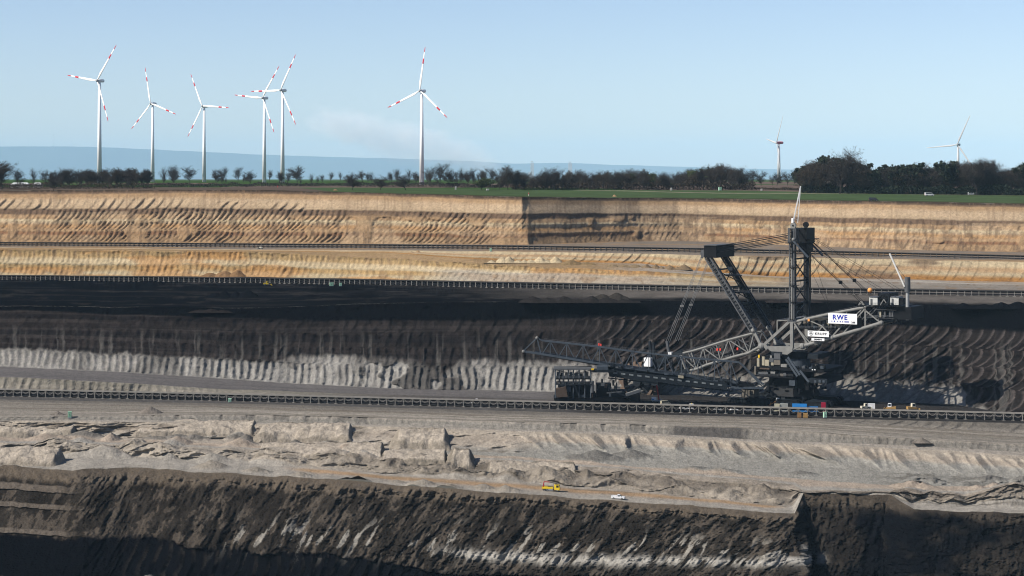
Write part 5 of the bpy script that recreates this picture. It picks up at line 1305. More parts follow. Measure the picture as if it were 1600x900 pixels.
# the bucket wheel
wc = Q(999, 597, -2.5); RW = 9.6
up = Vector((0, 0, 1)); ring = lambda a: E1 * math.cos(a) + up * math.sin(a)
wheel = MB(); n = 36
for w_ in (-2.6, 2.6):
    for i in range(n):
        a, b = 2 * math.pi * i / n, 2 * math.pi * (i + 1) / n
        wheel.bar(wc + ring(a) * RW + E2 * w_, wc + ring(b) * RW + E2 * w_, 1.5, .5, E2)
vs, fs = [], []
for i in range(n):
    a = 2 * math.pi * i / n
    for (r_, w_) in ((RW + .2, -2.3), (RW + .2, 2.3)): vs.append(wc + ring(a) * r_ + E2 * w_)
wheel.add(vs, [(2 * i, 2 * i + 1, 2 * ((i + 1) % n) + 1, 2 * ((i + 1) % n)) for i in range(n)])
wheel = wheel.build('bucket_wheel', M_BRN, EX)
for i in range(9): a = 2 * math.pi * i / 9; bar('spoke', wc - E2 * 1.5, wc + ring(a) * RW - E2 * 2, .9, M_DB, wheel)
MB().tube(wc - E2 * 3.4, wc + E2 * 3.4, 2.4, None, 16).build('hub', M_DB, wheel)
bk = MB(); bk.add([(-1.4, -2.5, 0), (1.2, -2.5, 0), (1.2, 2.5, 0), (-1.4, 2.5, 0), (-2.0, -2.2, 2.6), (.2, -2.2, 2.0), (.2, 2.2, 2.0), (-2.0, 2.2, 2.6)],
                  [(0, 3, 2, 1), (0, 1, 5, 4), (1, 2, 6, 5), (2, 3, 7, 6), (4, 5, 6, 7)])
for s in (-1.6, 0, 1.6): bk.add([(-2.0, s - .3, 2.5), (-2.0, s + .3, 2.5), (-2.9, s, 3.1), (-1.7, s, 2.45)], [(0, 1, 2), (0, 2, 3), (1, 3, 2)])
bkm = bk.mesh('bucket', M_BRN)
for i in range(18):
    a = 2 * math.pi * i / 18 + .1; rd = ring(a); tg = -E1 * math.sin(a) + up * math.cos(a); p = wc + rd * RW
    o = link('bucket', bkm, wheel); o.matrix_local = Matrix(((tg.x, E2.x, rd.x, p.x), (tg.y, E2.y, rd.y, p.y), (tg.z, E2.z, rd.z, p.z), (0, 0, 0, 1)))

# ---- ropes
def rope(a, b, r=.13, name='rope', m=M_DK, sag=0.0):
    mb = MB(); n = 6 if sag else 1; a = Vector(a); b = Vector(b)
    P = [a.lerp(b, i / n) - Vector((0, 0, sag * 4 * (i / n) * (1 - i / n))) for i in range(n + 1)]
    for p, q in zip(P, P[1:]): mb.tube(p, q, r, None, 5)
    return mb.build(name, m, EX)
M_ROPE = mat('rope_grey', (.17, .18, .19), rough=.6, var=.1)
for k in (0, 1):
    sh = E2 * (2 * HW * k)
    for (x0, y0, x1, y1) in ((1234, 364.5, 1119, 385), (1234, 367.5, 1119, 388), (1235, 372, 1119, 392), (1235, 374.5, 1119, 395)):
        rope(Q(x0, y0) + sh, Q(x1, y1) + sh, .17)
    for (x0, y0, x1, y1) in ((1241, 375, 1345, 470), (1242.5, 375, 1348, 470), (1244, 377, 1345, 473)): rope(Q(x0, y0) + sh, Q(x1, y1) + sh, .14)
    for (x0, y0, x1, y1) in ((1096, 402, 1043, 535), (1097.5, 402, 1046, 535), (1095, 402, 1040.5, 534)): rope(Q(x0, y0) + sh * .55, Q(x1, y1, -BH) + sh * .55, .12, m=M_ROPE)
    rope(Q(1244, 373) + sh, Q(1392, 464) + sh, .09); rope(Q(1246, 372) + sh, Q(1400, 464) + sh, .09)
    st = MB().bar(Q(1239.5, 376, -HW - 1.8) + sh, Q(1263, 402, -HW - 1.8) + sh, .9, .9).build('tension_strut', M_BS, EX)
    for (x, y) in ((1319, 427),): c = Q(1319, 446) + sh
    p = Q(1241, 375).lerp(Q(1345, 470), .70) + sh; MB().box(p.x - .9, p.x + .9, p.y - .6, p.y + .6, p.z - .9, p.z + .9).build('rope_clamp', M_DK, EX)
    p = Q(1096, 402).lerp(Q(1043, 535, -BH), .57) + sh * .55; MB().box(p.x - 1, p.x + 1, p.y - .7, p.y + .7, p.z - .5, p.z + .5).build('pulley_block', M_LG, EX)

# ---- superstructure, turntable, undercarriage
sp = MB(); pbox(sp, 1181, 1287, 576.5, 578.5, -HW - 4, HW + 6); sup = sp.build('main_deck', M_DK, EX); rail(sup, Q(1182, 576.5, -HW - 3.8), Q(1286, 576.5, -HW - 3.8), M_DB)
for (x0, x1, y0, y1, w0, w1, m, nm) in [(1196, 1250, 555, 576.4, -6, 10, M_DK, 'drive_house'), (1262, 1278, 553, 561, -HW, 8, M_DB, 'electrical_house'), (1205, 1222, 549, 556, -HW - 1, -3, M_DB, 'belt_chute')]:
    pbox(MB(), x0, x1, y0, y1, w0, w1).build(nm, m, EX)
c = Q(1247, 572, -2); MB().tube(c, Vector((c.x, c.y, c.z + 4.2)), 6.4, None, 32).build('slewing_drum', M_BS, EX)
c2 = Vector((c.x, c.y, c.z + 4.25)); MB().tube(c2, c2 + Vector((0, 0, 4.2)), 5.2, None, 24).build('upper_drum', M_DB, EX)
cab = pbox(MB(), 1183, 1219, 560.5, 574.5, -HW - 3, -HW + 3).build('control_room', M_DK, EX)
for (x0, x1, y0, y1, m) in [(1182.6, 1186.4, 559.5, 574.6, M_CAB), (1186.9, 1190.2, 561, 573, M_DK), (1190.5, 1194.5, 557, 571, M_CAB), (1195.2, 1201.5, 562, 572, M_CAB), (1202, 1208.6, 559.5, 566, M_MG), (1204.6, 1208.6, 566.3, 571, M_CAB), (1209.4, 1219, 562.5, 570.5, M_TAUPE), (1209.4, 1219, 552, 562, M_MG), (1203, 1206, 555.5, 559.2, M_LG)]:
    pbox(MB(), x0, x1, y0, y1, -HW - 3.5, -HW - 3.05).build('wall_panel', m, cab)
pbox(MB(), 1184.6, 1186.8, 554.5, 559, -HW - 3.4, -HW - 2.8).build('yellow_lamp', M_YEL, cab); pbox(MB(), 1187, 1202, 574.6, 577.5, -HW - 4.6, -HW - 4.1).build('cable_tray', M_BRNB, cab)
pbox(MB(), 1220, 1229, 569, 574, -HW - 4, -HW - 1.5).build('switch_box', M_LG, EX)
for (x, y) in ((1268.5, 577), (1272.3, 577)): pbox(MB(), x, x + 1.8, y, y + 1.5, -HW - 5, -HW - 4.6).build('flood_lamp', M_SIGN, EX)
d3 = MB(); pbox(d3, 1178, 1240, 588, 589.6, -HW - 4.5, HW); lowd = d3.build('service_deck', M_DK, EX); rail(lowd, Q(1179, 588, -HW - 4.3), Q(1239, 588, -HW - 4.3))
for (x0, x1, y0, y1, m) in ((1185, 1200, 581, 585, M_MG), (1204, 1211, 580, 584, M_LG), (1196, 1210, 578.6, 581, M_DB), (1178.5, 1181, 572, 593, M_TAUPE)): pbox(MB(), x0, x1, y0, y1, -HW - 3.9, -HW - 3).build('pipe_rack', m, lowd)
d4 = MB(); pbox(d4, 1262, 1292, 591, 600, -HW - 4, HW); stn = d4.build('side_cabin', M_DB, EX)
for x in (1272, 1279, 1285): pbox(MB(), x, x + 3.5, 594, 598, -HW - 4.4, -HW - 4.05).build('window', M_BS, stn)
pbox(MB(), 1233, 1242, 594, 603, -HW - 4.2, -HW - 1).build('junction_box', M_BS, EX)
for (xa, ya, xb, yb) in ((1228, 561, 1246, 588), (1250, 579, 1264, 597), (1231, 558, 1250, 586)): bar('stairway', Q(xa, ya, -HW - 4.3), Q(xb, yb, -HW - 4.3), .5, M_BS, EX, 1.2)
ub = MB(); ctr = Vector((Q(1237, 600, 0).x, Q(1237, 600, 0).y, 0))
def frust(mb, z0, z1, r0, r1, n=8, c=ctr):
    vs = []
    for z, r_ in ((z0, r0), (z1, r1)):
        for i in range(n): a = 2 * math.pi * (i + .5) / n; vs.append(Vector((c.x, c.y, z)) + E1 * (r_ * math.cos(a)) + E2 * (r_ * math.sin(a) * .9))
    return mb.add(vs, [tuple(range(n - 1, -1, -1)), tuple(range(n, 2 * n))] + [(i, (i + 1) % n, n + (i + 1) % n, n + i) for i in range(n)])
frust(ub, 9.5, 18.2, 12.5, 12.5, 24); frust(ub, 5.0, 9.4, 16, 13.5, 8)
und = ub.build('undercarriage', M_DK, EX)
MB().tube(Vector((ctr.x, ctr.y, 17.2)), Vector((ctr.x, ctr.y, 18.6)), 13.6, None, 36).build('slewing_ring', M_DB, und)
for (da, dw) in ((-11, -9), (11, -9), (-11, 9), (11, 9), (0, -12)):
    p = ctr + E1 * da + E2 * dw; bar('strut_leg', Vector((p.x, p.y, 3.2)), Vector((ctr.x + da * .5 * E1.x + dw * .5 * E2.x, ctr.y + da * .5 * E1.y + dw * .5 * E2.y, 12)), 2.2, M_DB, und)
def crawler(parent, c, L=14.0, H=3.6, wd=3.4, ax=E1):
    """track unit: closed belt of shoes round wheels"""
    lat = Vector((-ax.y, ax.x, 0)); path = []
    r_ = H / 2
    for i in range(9): a = math.pi / 2 + math.pi * i / 8; path.append((-L / 2 + r_ + r_ * math.cos(a), r_ + r_ * math.sin(a)))
    for i in range(9): a = -math.pi / 2 + math.pi * i / 8; path.append((L / 2 - r_ + r_ * math.cos(a), r_ + r_ * math.sin(a)))
    mb = MB(); n = len(path)
    pt = lambda x, y, z: c + ax * x + lat * y + Vector((0, 0, z))
    vs = [pt(x, -wd / 2, z) for x, z in path] + [pt(x, wd / 2, z) for x, z in path]
    mb.add(vs, [tuple(range(n)), tuple(range(2 * n - 1, n - 1, -1))] + [(k, n + k, n + (k + 1) % n, (k + 1) % n) for k in range(n)])
    o = mb.build('crawler', M_DK, parent)
    for i in range(5):
        q = pt(-L / 2 + r_ + (L - H) * i / 4, 0, r_ * .9); MB().tube(q - lat * (wd / 2 + .12), q + lat * (wd / 2 + .12), r_ * .55, None, 12).build('track_wheel', M_DB, o)
    m = int(L / .9)
    sh = MB()
    for i in range(m):
        x = -L / 2 + r_ + (L - 2 * r_) * (i + .5) / m
        for z in (H + .08,): p = pt(x, 0, z); sh.bar(p - lat * (wd / 2 + .15), p + lat * (wd / 2 + .15), .7, .22)
    sh.build('track_shoes', M_DB, o); o.children[-1]['kind'] = 'stuff'
    return o
for da in (-13, 4, 20):
    for dw in (-15, -9.5, 9.5, 15):
        crawler(EX, Vector((ctr.x, ctr.y, 0)) + E1 * (da - (3 if dw > 0 else 0)) + E2 * dw)
tx = MB(); pbox(tx, 1158.5, 1178, 608.5, 622, -HW - 5, -HW + 2); txo = tx.build('transformer_house', M_TAUPE, EX)
pbox(MB(), 1158, 1178.5, 607.6, 608.4, -HW - 5.4, -HW + 2.4).build('roof', M_MG, txo); pbox(MB(), 1171, 1176, 611, 617, -HW - 5.2, -HW - 5.05).build('hatch', M_DK, txo)
for x in (1148, 1160): crawler(EX, Vector((Q(x, 624, -HW - 2).x, Q(x, 624, -HW - 2).y, 0)), 8, 2.4, 2.2)
pbox(MB(), 1144, 1172, 622.4, 625, -HW - 3.4, -HW).build('cable_drum_frame', M_DK, EX)
# ---- clutter: cabinets, lamps, winches and walkways on the decks
er = random.Random(77)
def clutter(n, px0, px1, pyf, w0, w1, parent, hmax=5.0, wmax=5.0, mats=None):
    for _ in range(n):
        x = er.uniform(px0, px1); y = pyf(x); w_ = er.uniform(w0, w1); hh = er.uniform(1.2, hmax); ww = er.uniform(1.2, wmax)
        pbox(MB(), x, x + ww, y - hh, y, w_, w_ + er.uniform(.6, 2)).build('equipment_box', er.choice(mats or [M_DB, M_DK, M_MG, M_BS, M_DK, M_TAUPE]), parent)
clutter(26, 1184, 1284, lambda x: 576.4, -HW - 3.4, -HW + 2, sup, 7, 6)
clutter(22, 1180, 1236, lambda x: 587.9, -HW - 4, -HW + 2, lowd, 6, 5)
clutter(16, 1245, 1318, lambda x: 513.2, -HW + .4, -HW + 2.4, walk, 8, 4)
clutter(14, 1343, 1404, lambda x: 476.7, -HW - .6, HW - 2, deck, 5, 4)
clutter(10, 1355, 1394, lambda x: 495.9, -HW + .2, -HW + 3, low, 6, 4)
clutter(18, 1192, 1286, lambda x: er.uniform(598, 618), -HW - 3, -HW + 1, und, 8, 9, [M_DK, M_DB, M_DK])
bo = MB(); bo.bar(Q(1182, 541, -2), Q(1066, 572, -2), 3.0, 1.0); bo.bar(Q(1182, 547, 3), Q(1066, 576, 3), 2.4, .4)
blt = bo.build('boom_belt', M_DK, EX); rail(blt, Q(1180, 541, -3.4), Q(1068, 571, -3.4), M_MG, 1.2, 50)
for k in (0, 1): rail(boom, Q(*TB[0], -BH) + E2 * (2 * BH * k), Q(*TB[-1], -BH) + E2 * (2 * BH * k), M_MG, 1.2, 44)
rail(cw, Q(1262, 498.2), Q(1348, 480), M_MG, 1.2, 36)
mb = MB()
for i in range(60): p = Q(1242.6, 497, -HW).lerp(Q(1242.6, 382, -HW), i / 59); mb.bar(p - E1 * .35, p + E1 * .35, .1)
mb.bar(Q(1242.6, 497) - E1 * .35, Q(1242.6, 382) - E1 * .35, .1); mb.bar(Q(1242.6, 497) + E1 * .35, Q(1242.6, 382) + E1 * .35, .1)
mb.build('access_ladder', M_MG, EX)
for y in (392, 418, 446, 472):
    lp = pbox(MB(), 1233.5, 1244.5, y, y + .9, -HW - 2.6, -HW + 2).build('landing', M_DK, EX); rail(lp, Q(1233.5, y, -HW - 2.5), Q(1244.5, y, -HW - 2.5), M_DK)
for (x0, y0, x1, y1) in ((1269, 398, 1310, 520), (1244, 405, 1262, 500), (1248, 382, 1300, 492)): rope(Q(x0, y0, -4), Q(x1, y1, -4), .09)
for i in range(5): rope(Q(1188 + i * 3, 556, -HW - 2), Q(1184 + i * 4, 588, -HW - 4), .14, 'hose', M_DK, 1.2)

# ================================================================ DISCHARGE BRIDGE AND LOADING UNIT
BR0 = Vector(((1050 - 800) / F * 992, 992, -108.0))
BR = empty('discharge_bridge', BR0); tag(BR, 'long blue grey lattice discharge bridge slanting left from the excavator to the loading unit', 'conveyor bridge')
def B(px, py, d=0.0):
    Y = np.interp(px, [800, 1200], [1003, 984]) + d
    return at(px, py, Y) - BR0
def bbox(mb, px0, px1, py0a, py0b, py1a, py1b, d0, d1):
    """sloping box: left rows py0a..py0b, right rows py1a..py1b"""
    return mb.hexa([B(px0, py0b, d0), B(px1, py1b, d0), B(px1, py1b, d0) + Vector((0, d1 - d0, 0)), B(px0, py0b, d0) + Vector((0, d1 - d0, 0)),
                    B(px0, py0a, d0), B(px1, py1a, d0), B(px1, py1a, d0) + Vector((0, d1 - d0, 0)), B(px0, py0a, d0) + Vector((0, d1 - d0, 0))])
topy = lambda x: np.interp(x, [838, 847, 930, 1000, 1080, 1155, 1193], [528, 532, 541, 550.5, 559, 566, 601])
boty = lambda x: np.interp(x, [818, 836, 930, 1000, 1080, 1150, 1193], [549, 551.5, 567, 577.5, 588, 606, 606])
ch = MB(); DB_ = 8.0
for d in (0, DB_):
    xs = [847, 890, 930, 970, 1000, 1040, 1080, 1120, 1155]
    for a, b in zip(xs, xs[1:]): ch.bar(B(a, topy(a), d), B(b, topy(b), d), .75, .9)
    ch.bar(B(1155, topy(1155), d), B(1193, 601, d), .9)
    xs = [818, 836, 880, 930, 970, 1000, 1040, 1080, 1150, 1193]
    for a, b in zip(xs, xs[1:]): ch.bar(B(a, boty(a), d), B(b, boty(b), d), .8, 1.1)
    ch.bar(B(818, 548, d), B(839, 528, d), .6); ch.bar(B(839, 528, d), B(847, 532, d), .6); ch.bar(B(839, 528, d), B(845, 552, d), .6)
truss = ch.build('truss', M_BS, BR)
xs = np.linspace(847, 1155, 25)
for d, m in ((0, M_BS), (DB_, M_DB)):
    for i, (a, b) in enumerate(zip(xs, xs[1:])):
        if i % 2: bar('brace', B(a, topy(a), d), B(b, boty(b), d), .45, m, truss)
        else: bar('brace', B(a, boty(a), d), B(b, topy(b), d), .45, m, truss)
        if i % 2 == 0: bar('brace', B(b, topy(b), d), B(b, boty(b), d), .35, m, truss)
for x in xs[::2]: bar('cross_beam', B(x, topy(x)), B(x, topy(x), DB_), .4, M_DB, truss); 
for (x, y) in ((818, 549), (839, 528)): bar('cross_beam', B(x, y), B(x, y, DB_), .5, M_BS, truss); MB().ball(B(x, y), .9, 8, 6).build('end_cap', M_LG, BR)
for x0, x1 in ((1155, 1193), (1166, 1193), (1120, 1155)): bar('brace', B(x0, topy(x0)), B(x1, boty(x1)), .5, M_BS, truss)
bbox(MB(), 836, 945, 549.5, 553.5, 567, 573, 1, DB_ - 1).build('belt_floor', M_DK, BR)
gal = bbox(MB(), 935, 1178, 566, 580, 600, 610, .8, DB_ - .5).build('belt_gallery', M_DK, BR)
g2 = bbox(MB(), 952, 1136, 578.5, 588.5, 598, 609.5, -1.5, 1).build('lower_gallery', M_DB, BR)
for i in range(14):
    x = 958 + i * 12.6; y = np.interp(x, [952, 1136], [579.5, 600.5])
    bbox(MB(), x, x + 6.5, y + 1, y + 3.4, y + 2, y + 4.4, -1.75, -1.52).build('window', mat('dull_window', (.16, .18, .19), rough=.3, var=.4, scale=.9), g2)
bbox(MB(), 1060, 1068, 586.5, 590.5, 587.3, 591.3, -2.6, -1.8).build('switch_box', M_CAB, BR)
for (x0, x1, dy) in ((940, 1150, 0), ):
    a, b = B(x0, boty(x0) - 1, -.8), B(x1, boty(x1) - 6, -.8); rail(gal, a, b, M_BS, 1.2, 60)
rail(truss, B(850, topy(850), DB_), B(1150, topy(1150), DB_), M_MG, 1.2, 70)
for (x, y) in ((935, 538.5), (938, 539.5)): bbox(MB(), x, x + 1.7, y - 2.2, y + 1.5, y - 2.2, y + 1.5, .5, 1.2).build('red_marker_box', M_REDL, BR)  # small red spots of unclear use, built as plain marker boxes
for (x, y) in ((1119.5, 546), (1124, 546), (1151, 545)): pbox(MB(), x, x + 2.2, y - 1.8, y + 2, -BH - .4, -BH + .2).build('red_marker_box', M_REDL, EX)

for i in range(26):
    x = er.uniform(940, 1165); y = np.interp(x, [935, 1178], [566, 600]) + er.uniform(-1, 9); bbox(MB(), x, x + er.uniform(1.5, 7), y - er.uniform(1.5, 4), y, y - 2, y + .6, -.9, er.uniform(-.2, .7)).build('equipment_box', er.choice([M_DB, M_DK, M_BS, M_MG]), gal)
for x in np.arange(950, 1150, 11.0):
    y0 = np.interp(x, [935, 1178], [578, 608]); bar('hanger', B(x, y0, 1), B(x + 4, y0 + 9, 1), .3, M_DB, gal)
bar('lower_chord', B(950, 590.5, .5), B(1160, 613, .5), .6, M_DB, gal)
LU0 = at(915, 630, 1000.0); LU0.z = -108.0
LU = empty('loading_unit', LU0); tag(LU, 'dark boxy loading unit on crawlers beside the lowest conveyor, left of the bucket wheel', 'mining machine')
def LQ(px, py, d=0.0): return at(px, py, 990.0 + d) - LU0
def lbox(mb, px0, px1, py0, py1, d0, d1):
    a = LQ(px0, py1, d0); b = LQ(px1, py0, d0); return mb.box(a.x, b.x, d0 + 990 - LU0.y, d1 + 990 - LU0.y, a.z, b.z)
b1 = MB(); lbox(b1, 866, 978, 622, 626, 0, 14); base = b1.build('base_frame', M_DK, LU)
lbox(MB(), 866, 926, 576, 578, -1, 12).build('roof', M_MG, LU); lbox(MB(), 868, 924, 591.5, 593, -1, 12).build('upper_deck', M_DK, LU); lbox(MB(), 868, 925, 600, 601.4, -1, 12).build('middle_deck', M_DB, LU)
for x in (868, 874, 880, 888, 896, 905, 914, 923):
    for d in (0, 11): bar('column', LQ(x, 622, d), LQ(x, 578, d), .5, M_DB if d else M_BS, LU)
for i, x in enumerate((870, 876, 883, 890, 899, 906, 915)): lbox(MB(), x, x + 4.6, 581.5 + (i % 3), 590.5, .6 + (i % 2), 3).build('machinery', [M_MG, M_DB, M_TAUPE, M_BS][i % 4], LU)
for (a, b, c_, d_) in ((869, 578, 924, 592), (924, 578, 869, 592)): bar('cross_brace', LQ(a, b, 11.4), LQ(c_, d_, 11.4), .35, M_DB, LU)
for y in (592, 600.4): rail(base, LQ(868, y - .4, -.9), LQ(925, y - .4, -.9), M_MG, 1.1, 26)
lbox(MB(), 895, 924, 601.5, 621.5, 3, 12).build('machine_house', M_DK, LU)
hop = MB(); a = [LQ(868, 608, -2), LQ(884, 604, -2), LQ(887, 620, -2), LQ(870, 621, -2)]; hop.add(a + [p + Vector((0, 5, 0)) for p in a], [(0, 1, 2, 3), (7, 6, 5, 4), (0, 4, 5, 1), (1, 5, 6, 2), (2, 6, 7, 3), (3, 7, 4, 0)]); hop.build('brown_hopper', M_BRNB, LU)
MB().tube(LQ(925.5, 614, 0), LQ(925.5, 595, 0), .9, None, 10).build('pillar', M_MG, LU); lbox(MB(), 928, 931.5, 602, 611, -1, 0).build('white_tank', M_LG, LU)
lbox(MB(), 924, 928, 576, 578.2, -2, -1).build('yellow_lamp', M_YEL, LU); lbox(MB(), 933, 950, 572.5, 578, 0, 6).build('drive_cover', M_BS, LU); lbox(MB(), 926, 960, 578.4, 582, 0, 8).build('turntable_deck', M_DB, LU)
lbox(MB(), 932, 955, 600, 621, 2, 10).build('hydraulic_house', M_DK, LU); lbox(MB(), 955.5, 978, 610, 621, 2, 9).build('ballast', M_DB, LU)
bar('ramp', LQ(948, 614, -1), LQ(972, 612, -1), .6, M_MG, LU); bar('boom_foot', LQ(978, 617, 1), LQ(1001, 609.5, 3), 1.6, M_LG, LU)
for (a, b) in (((905, 622), (898, 602)), ((884, 620), (884, 596)), ((960, 612), (985, 622))): bar('strut', LQ(*a, -1), LQ(*b, -1), .6, M_DB, LU)
for i in range(34):
    x = er.uniform(868, 968); y = er.choice([591, 600, 621, 621, 612]) if x < 925 else er.uniform(596, 621); lbox(MB(), x, x + er.uniform(1.5, 6), y - er.uniform(2, 9), y, er.uniform(-.6, 2), 3.2).build('equipment_box', er.choice([M_DB, M_DK, M_BS, M_DK, M_MG, M_BRNB]), LU)
lbox(MB(), 926, 1000, 616, 627, 4, 12).build('lower_frame', M_DK, LU); lbox(MB(), 872, 930, 603, 621, 8, 12.5).build('rear_wall', M_DK, LU)
for x in (880, 912, 944, 972): crawler(LU, Vector((LQ(x, 626, 3).x, LQ(x, 626, 3).y, 0)), 9.5, 3.4, 3, Vector((1, 0, 0)))
for x in (888, 935, 968): crawler(LU, Vector((LQ(x, 626, 12).x, LQ(x, 626, 12).y, 0)), 9.5, 3.4, 3, Vector((1, 0, 0)))
# ================================================================ VEHICLES, CONTAINERS, SMALL MACHINES
M_TYRE = mat('tyre', (.015, .015, .016), rough=.85, var=.2)
M_RIM = mat('wheel_rim', (.25, .25, .25), rough=.5, var=.1)
M_GLASS = mat('vehicle_glass', (.02, .03, .04), rough=.12, var=.05, spec=.6)
M_TYEL = mat('truck_yellow', (.78, .56, .02), rough=.45, var=.08, spec=.4)
M_CRED = mat('crane_red', (.35, .02, .03), rough=.5, var=.1)
M_VWH = mat('vehicle_white', (.76, .77, .78), rough=.4, var=.05, spec=.4)
M_VBK = mat('vehicle_black', (.02, .022, .026), rough=.35, var=.05, spec=.5)
M_VGR = mat('vehicle_silver', (.36, .38, .40), rough=.4, var=.06, spec=.4)
M_CBL = mat('container_blue', (.03, .24, .62), rough=.55, var=.1)
M_CBG = mat('container_beige', (.50, .47, .35), rough=.6, var=.12)
M_CGY = mat('container_grey', (.33, .34, .32), rough=.6, var=.12)
M_DRED = mat('cabin_red', (.36, .02, .05), rough=.5, var=.08)
M_OCH = mat('machine_ochre', (.36, .22, .08), rough=.6, var=.2)
M_CRM = mat('machine_cream', (.55, .52, .42), rough=.55, var=.12)

def wheel(t, x, y, r, w_):
    o = MB().tube((x, y - w_ / 2, r), (x, y + w_ / 2, r), r, None, 14).build('wheel', M_TYRE, t)
    MB().tube((x, y - w_ / 2 - .02, r), (x, y + w_ / 2 + .02, r), r * .55, None, 10).build('rim', M_RIM, o)
def spot(px, py): return ground(px, py)

def car(px, py, rz, paint, label, kind='car', cat='car', group='cars parked by the excavator', k=1.0):
    g = spot(px, py); t = empty({'car': 'parked_car', 'pickup': 'pickup_truck', 'van': 'van'}[kind], g, rz, k); tag(t, label, cat, group)
    L = 4.5 if kind == 'car' else 5.4; W = 1.85
    low = [(-L / 2, .35), (L / 2 - .1, .32), (L / 2, .62), (L / 2 - .15, .88), (L / 2 - 1.25, 1.02), (-L / 2 + .05, 1.02), (-L / 2 - .05, .6)]
    MB().prism(low, -W / 2, W / 2).build('body', paint, t)
    if kind == 'car': top = [(L / 2 - 1.25, 1.0), (L / 2 - 1.95, 1.5), (-L / 2 + .75, 1.5), (-L / 2 + .12, 1.0)]
    elif kind == 'van': top = [(L / 2 - .85, 1.0), (L / 2 - 1.5, 2.05), (-L / 2, 2.1), (-L / 2, 1.0)]
    else: top = [(L / 2 - 1.35, 1.0), (L / 2 - 2.0, 1.72), (-.25, 1.75), (-.55, 1.0)]
    c = MB().prism(top, -W / 2 + .12, W / 2 - .12).build('cabin', paint, t)
    x1, x0 = top[1][0], top[2][0]
    for s in (-1, 1): MB().box(x0 + .15, x1 + .1, s * (W / 2 - .12) - .02, s * (W / 2 - .12) + .02, 1.1, top[1][1] - .1).build('side_window', M_GLASS, c)
    ws = [(top[0][0] - .03, 1.06), (top[1][0] + .04, top[1][1] - .06)]
    MB().hexa([(ws[0][0], -W / 2 + .2, ws[0][1]), (ws[0][0] + .05, -W / 2 + .2, ws[0][1]), (ws[0][0] + .05, W / 2 - .2, ws[0][1]), (ws[0][0], W / 2 - .2, ws[0][1]),
               (ws[1][0], -W / 2 + .2, ws[1][1]), (ws[1][0] + .05, -W / 2 + .2, ws[1][1]), (ws[1][0] + .05, W / 2 - .2, ws[1][1]), (ws[1][0], W / 2 - .2, ws[1][1])]).build('windscreen', M_GLASS, c)
    if kind == 'pickup':
        MB().box(-L / 2 + .1, -.62, -W / 2 + .12, W / 2 - .12, 1.021, 1.04).build('bed_floor', M_TYRE, t)
        for s in (-1, 1): MB().box(-L / 2, -.55, s * (W / 2 - .06) - .05, s * (W / 2 - .06) + .05, 1.02, 1.32).build('bed_side', paint, t)
        MB().box(-L / 2 - .04, -L / 2 + .06, -W / 2 + .02, W / 2 - .02, .7, 1.3).build('tailgate', paint, t)
    for x in (-L * .31, L * .30):
        for s in (-1, 1): wheel(t, x, s * (W / 2 - .1), .36, .24)
    for s in (-1, 1):
        MB().box(L / 2 - .1, L / 2 + .02, s * .62 - .2, s * .62 + .2, .6, .76).build('headlight', M_VWH, t); MB().box(-L / 2 - .07, -L / 2 + .02, s * .7 - .12, s * .7 + .12, .65, .9).build('tail_light', M_CRED, t)
    MB().box(L / 2 - .04, L / 2 + .08, -W / 2 + .05, W / 2 - .05, .3, .52).build('bumper', M_TYRE, t)
    return t

def crane_truck():
    g = spot(861, 767.5); t = empty('crane_truck', g, R(-8)); tag(t, 'yellow flatbed truck with a folded red loading crane on the sandy track', 'truck')
    MB().box(-3.9, 3.9, -.6, .6, .75, 1.05).build('chassis', M_TYRE, t)
    bed = MB().box(-4.0, 1.0, -1.25, 1.25, 1.2, 1.4).build('flatbed', M_TYEL, t)
    for s in (-1, 1): MB().box(-4.0, 1.0, s * 1.25 - .05, s * 1.25 + .05, 1.41, 2.1).build('bed_side', M_TYEL, bed)
    MB().box(-4.08, -4.0, -1.25, 1.25, 1.41, 2.1).build('tailgate', M_TYEL, bed); MB().box(1.02, 1.14, -1.25, 1.25, 1.3, 2.5).build('headboard', M_VGR, bed)
    MB().box(-3.0, .2, -.9, .9, 1.42, 1.9).build('load', M_VBK, bed)
    cab = MB().prism([(1.6, .85), (4.0, .7), (4.05, 1.7), (3.75, 3.2), (1.6, 3.2)], -1.22, 1.22).build('cab', M_TYEL, t)
    MB().hexa([(4.08, -1.05, 1.8), (4.12, -1.05, 1.8), (4.12, 1.05, 1.8), (4.08, 1.05, 1.8), (3.82, -1.05, 3.0), (3.86, -1.05, 3.0), (3.86, 1.05, 3.0), (3.82, 1.05, 3.0)]).build('windscreen', M_GLASS, cab)
    for s in (-1, 1): MB().box(2.5, 3.6, s * 1.23 - .02, s * 1.23 + .02, 1.9, 2.9).build('side_window', M_GLASS, cab)
    MB().box(4.0, 4.14, -1.2, 1.2, .55, 1.45).build('front_grille', M_VBK, cab); MB().box(2.0, 3.4, -1.0, 1.0, 3.21, 3.36).build('roof_box', M_VBK, cab)
    MB().box(-2.2, .9, -1.15, -.65, .55, 1.15).build('tool_box', M_VGR, t)
    cr = MB().bar((-3.4, 0, 1.4), (-3.4, 0, 3.2), .5).bar((-3.4, 0, 3.1), (-3.2, 0, 4.3), .38).build('loading_crane', M_CRED, t)
    MB().bar((-3.2, 0, 4.25), (-.6, 0, 4.15), .34).build('crane_arm', M_CRED, cr); MB().bar((-.6, 0, 4.15), (2.6, 0, 3.5), .26).build('crane_extension', M_VBK, cr)
    for x in (-2.9, -1.6, 2.9):
        for s in (-1, 1): wheel(t, x, s * 1.0, .52, .4)
crane_truck()
car(966, 779.5, R(-14), M_VWH, 'white pickup truck driving on the sandy track right of the yellow truck', 'pickup', 'pickup', 'vehicles on the sandy track', 1.12)

